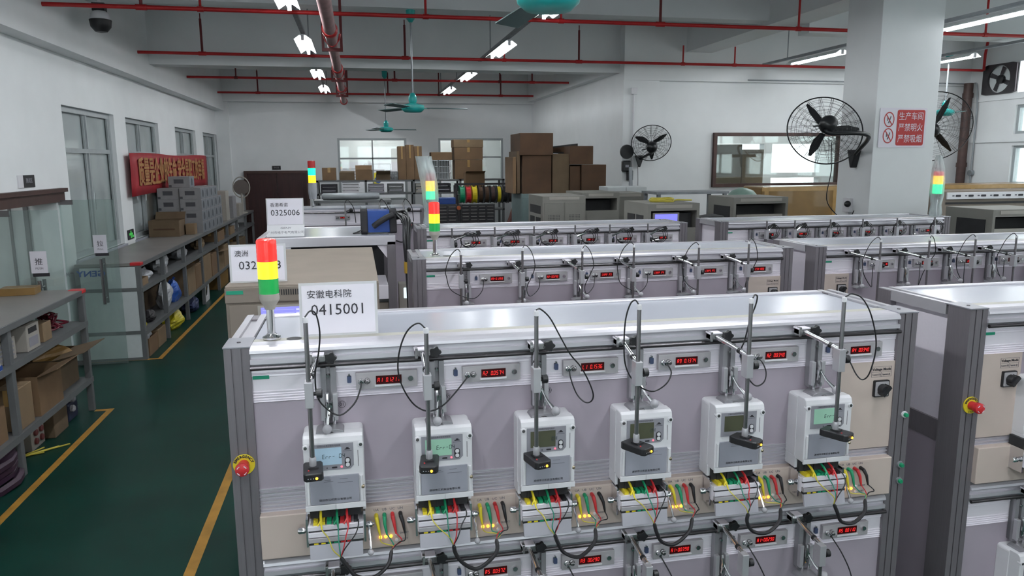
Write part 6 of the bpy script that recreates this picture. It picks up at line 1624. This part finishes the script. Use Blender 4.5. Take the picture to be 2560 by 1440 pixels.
# ============================================================ storage rack at the back wall
RY = 16.6
br = thing('storage_rack', 'steel storage rack with cartons before the back wall windows', 'shelf', (-0.85, RY, 0))
for x in (0.0, 1.02, 2.05, 3.08, 4.05):
    for y in (0.0, 0.5): obj('upright', MB().box(x, x + 0.045, y, y + 0.045, 0, 1.76), 'shelf_grey', br)
for z in (0.45, 1.10, 1.48, 1.76): obj('shelf_board', MB().box(0, 4.1, 0, 0.55, z - 0.035, z), 'shelf_grey', br)
T = 1.762
carton('small brown carton with label at left end of the back rack', (-0.72, RY + 0.05, T), 0.29, 0.3, 0.27, 'card')
carton('open carton with dark inside beside the small one, back rack', (-0.36, RY + 0.02, T), 0.32, 0.35, 0.16, 'card2', open_=True, flaps=(0, 1, 0, 0), seed=21)
carton('wide open tan carton on the back rack', (-0.02, RY + 0.0, T), 0.36, 0.4, 0.22, 'card', open_=True, flaps=(0, 1, 0, 0), seed=22)
carton('low torn carton right of the tan one, back rack', (0.42, RY + 0.02, T), 0.30, 0.35, 0.12, 'card2', open_=True, flaps=(1, 0, 0, 0), seed=23)
for k in range(3):
    carton('tall upright carton, %s of three on the back rack' % ('first', 'second', 'third')[k], (0.90 + k * 0.175, RY + 0.05, T), 0.17, 0.4, 0.72 + 0.03 * (k % 2), 'card', group='tall upright cartons')
carton('flat carton on the steel baskets, back rack', (1.62, RY + 0.05, T + 0.42), 0.46, 0.4, 0.17, 'card', tape=False)
carton('lower big carton of the right stack, back rack', (2.14, RY + 0.05, T), 0.62, 0.45, 0.42, 'card')
carton('middle carton of the right stack, back rack', (2.13, RY + 0.05, T + 0.422), 0.64, 0.45, 0.27, 'card')
carton('top carton of the right stack, back rack', (2.12, RY + 0.05, T + 0.694), 0.66, 0.45, 0.17, 'card_lt')
carton('open carton in front of the right stack, back rack', (2.32, RY - 0.35, T - 0.28), 0.42, 0.3, 0.42, 'card', open_=True, flaps=(1, 0, 0, 0), seed=25)
obj('front_ledge', MB().box(3.1, 3.7, -0.4, 0, T - 0.31, T - 0.282), 'shelf_grey', br)
def basket(label, loc, w, h):
    t = thing('steel_basket', label, 'basket', loc, 0, 'steel baskets on the back rack')
    mb = MB()
    for k in range(4):
        z = h * k / 3; mb.tube([(0, 0, z), (w, 0, z), (w, 0.3, z), (0, 0.3, z)], 0.009, 5, closed=True)
    for k in range(5):
        x = w * k / 4; mb.cyl((x, 0, 0), (x, 0, h), 0.008, 5); mb.cyl((x, 0.3, 0), (x, 0.3, h), 0.008, 5)
    obj('wire_frame', mb, 'galv', t)
    obj('rear_sheet', MB().box(0, w, 0.29, 0.3, 0, h), 'white_board', t)
basket('low wire basket on the back rack behind torn carton', (0.745, RY + 0.12, T), 0.14, 0.17)
basket('wire basket next to the tall cartons on back rack', (1.50, RY + 0.05, T), 0.26, 0.41)
basket('second wire basket beside the right carton stack', (1.79, RY + 0.05, T), 0.26, 0.41)
# ring binders and trays on the rack's second shelf
for k in range(6):
    bm_ = ['ink', 'white_pl', 'grey_pl', 'shelf_grey', 'putty', 'ink'][k]
    x = (-0.76, -0.30, 0.24, 0.66, 1.27, 1.70)[k]
    o = thing('file_tray', ['black file tray', 'white file tray', 'dark grey file tray', 'steel grey file tray', 'putty file tray', 'black binder box'][k] + ' on the second shelf of the back rack', 'tray', (x, RY + 0.02, 1.482), 0, 'trays on the back rack')
    obj('tray', MB().box(0, 0.34, 0, 0.4, 0, 0.05).box(0, 0.34, 0, 0.4, 0.07, 0.12).box(0, 0.34, 0, 0.4, 0.14, 0.19).box(0.0, 0.02, 0.05, 0.4, 0.05, 0.14).box(0.32, 0.34, 0.05, 0.4, 0.05, 0.14), bm_, o)
    obj('papers', MB().box(0.03, 0.31, 0.01, 0.38, 0.05, 0.07), 'paper', o)
# cable reels on a rod
REELM = ['green', 'red', 'yellow', 'card_dark', 'card_dark', 'drain', 'yellow', 'black_soft', 'drain']
REELC = ['green', 'red', 'bright yellow', 'brown', 'dark brown', 'rust brown', 'thin yellow', 'black', 'rightmost brown']
rk = thing('reel_stand', 'dark steel stand with a rod for cable reels', 'stand', (2.0, 15.7, 0))
for x in (0.0, 1.3):
    obj('side', MB().box(x, x + 0.04, -0.15, 0.15, 0, 1.66), 'gunmetal', rk)
obj('rod', MB().cyl((0.04, 0, 1.46), (1.3, 0, 1.46), 0.012, 8), 'steel', rk); obj('top_bar', MB().box(0, 1.34, -0.02, 0.02, 1.66, 1.70), 'gunmetal', rk)
for k in range(9):
    o = thing('cable_reel', REELC[k] + ' cable reel on the rod before the back window', 'cable reel', (2.10 + k * 0.13, 15.7, 1.46), 0, 'cable reels')
    m_ = REELM[k]
    ringp = lambda r: [(0.0 + r * math.cos(2 * math.pi * i / 24), r * math.sin(2 * math.pi * i / 24)) for i in range(24)]
    obj('winding', MB().ring(ringp(0.165), ringp(0.02), 'x', 0.012, 0.088), m_, o)
    for xx in (0.0, 0.088): obj('flange', MB().ring(ringp(0.19), ringp(0.02), 'x', xx, xx + 0.012), m_ if k in (0, 1, 2) else 'gunmetal', o)
# drawer cabinets with small parts on a table
tb = thing('parts_table', 'grey table carrying the small drawer cabinets', 'table', (1.3, 12.8, 0))
obj('top', MB().box(0, 1.2, 0, 0.5, 1.02, 1.06), 'shelf_grey', tb)
for x, y in ((0.02, 0.02), (1.14, 0.02), (0.02, 0.44), (1.14, 0.44)): obj('leg', MB().box(x, x + 0.04, y, y + 0.04, 0, 1.02), 'shelf_grey', tb)
def drawers(label, loc, w, cols, rows):
    t = thing('drawer_cabinet', label, 'drawer cabinet', loc, 0, 'small drawer cabinets')
    obj('body', MB().box(0, w, 0, 0.25, 0, 0.36), mat('charcoal_plastic', (0.06, 0.065, 0.07), 0.5), t)
    dw, dh = (w - 0.02) / cols, 0.34 / rows
    for c_ in range(cols):
        for r_ in range(rows):
            d_ = obj('drawer', MB().box(0.01 + c_ * dw + 0.005, 0.01 + (c_ + 1) * dw - 0.005, -0.012, 0, 0.01 + r_ * dh + 0.004, 0.01 + (r_ + 1) * dh - 0.004), 'gunmetal' if (c_ * 3 + r_) % 5 else 'ink', t)
            obj('label_slip', MB().box(0.01 + c_ * dw + 0.02, 0.01 + (c_ + 1) * dw - 0.02, -0.016, -0.012, 0.01 + r_ * dh + 0.018, 0.01 + r_ * dh + 0.03), 'shelf_top', d_)
drawers('narrow charcoal drawer cabinet on the parts table', (1.34, 12.85, 1.061), 0.34, 2, 6)
drawers('wide charcoal drawer cabinet on the parts table', (1.74, 12.85, 1.061), 0.60, 4, 6)
bl = thing('blue_bin', 'blue plastic bin on the narrow drawer cabinet', 'bin', (1.36, 12.88, 1.423))
obj('bin', MB().box(0, 0.3, 0, 0.2, 0, 0.11), 'blue', bl, bev=0.01)
oc = thing('orange_clip', 'small orange clamp between the drawer cabinets', 'clamp', (1.70, 12.80, 1.061))
obj('body', MB().lathe([(0.035, -0.02), (0.035, 0.02)], (0, 0, 0.30), 'y', 14), mat('orange_plastic', (0.5, 0.12, 0.04), 0.5), oc); obj('stem', MB().box(-0.015, 0.015, -0.015, 0.015, 0, 0.27), 'gunmetal', oc)
lump('orange-brown sack on the floor beside the drawer table', (2.72, 12.9, 0.0), 0.16, 0.18, 1.16, 'kraft', 61)
lump('reddish cloth heap behind the drawer cabinets', (2.90, 13.65, 0.0), 0.20, 0.22, 1.42, mat('dull_red_cloth', (0.10, 0.035, 0.03), 0.8), 63, 'cloth', 'cloth_heap', False)

# ============================================================ side room behind the brown-framed window
sr_ = thing('tall_carton_pile', 'big brown cartons seen through the brown-framed window', 'box', (5.95, 12.25, 0))
obj('carton', MB().box(0, 1.15, 0, 0.5, 0, 1.35), 'card2', sr_); obj('carton', MB().box(0.02, 0.72, 0.02, 0.5, 1.35, 2.42), 'card2', sr_); obj('carton', MB().box(0.73, 1.14, 0.02, 0.5, 1.35, 2.33), 'card', sr_)
for x in (7.4, 9.2):
    tl = thing('ceiling_light', ['lit tube in the side room, left one', 'lit tube in the side room, right one'][x > 8], 'ceiling light', (x, 13.6, 3.05), 0, 'side room tubes')
    obj('housing', MB().box(-0.6, 0.6, -0.04, 0.04, 0.06, 0.15), 'reflector', tl); obj('tube', MB().cyl((-0.58, 0, 0.03), (0.58, 0, 0.03), 0.016, 8), 'tube_back', tl)
for y in (5.0, 8.4, 12.5, 16.0):  # no lamp known here; tubes added to brighten the corridor
    tl = thing('ceiling_light', {5.0: 'added corridor tube behind the left wall, nearest', 8.4: 'added corridor tube by the left doorway', 12.5: 'added corridor tube behind the banner', 16.0: 'added corridor tube at the far end'}[y], 'ceiling light', (-4.1, y, 3.25), 0, 'added corridor tubes')
    obj('housing', MB().box(-0.04, 0.04, -0.6, 0.6, 0.06, 0.15), 'reflector', tl); obj('tube', MB().cyl((0, -0.58, 0.03), (0, 0.58, 0.03), 0.016, 8), 'tube_back', tl)
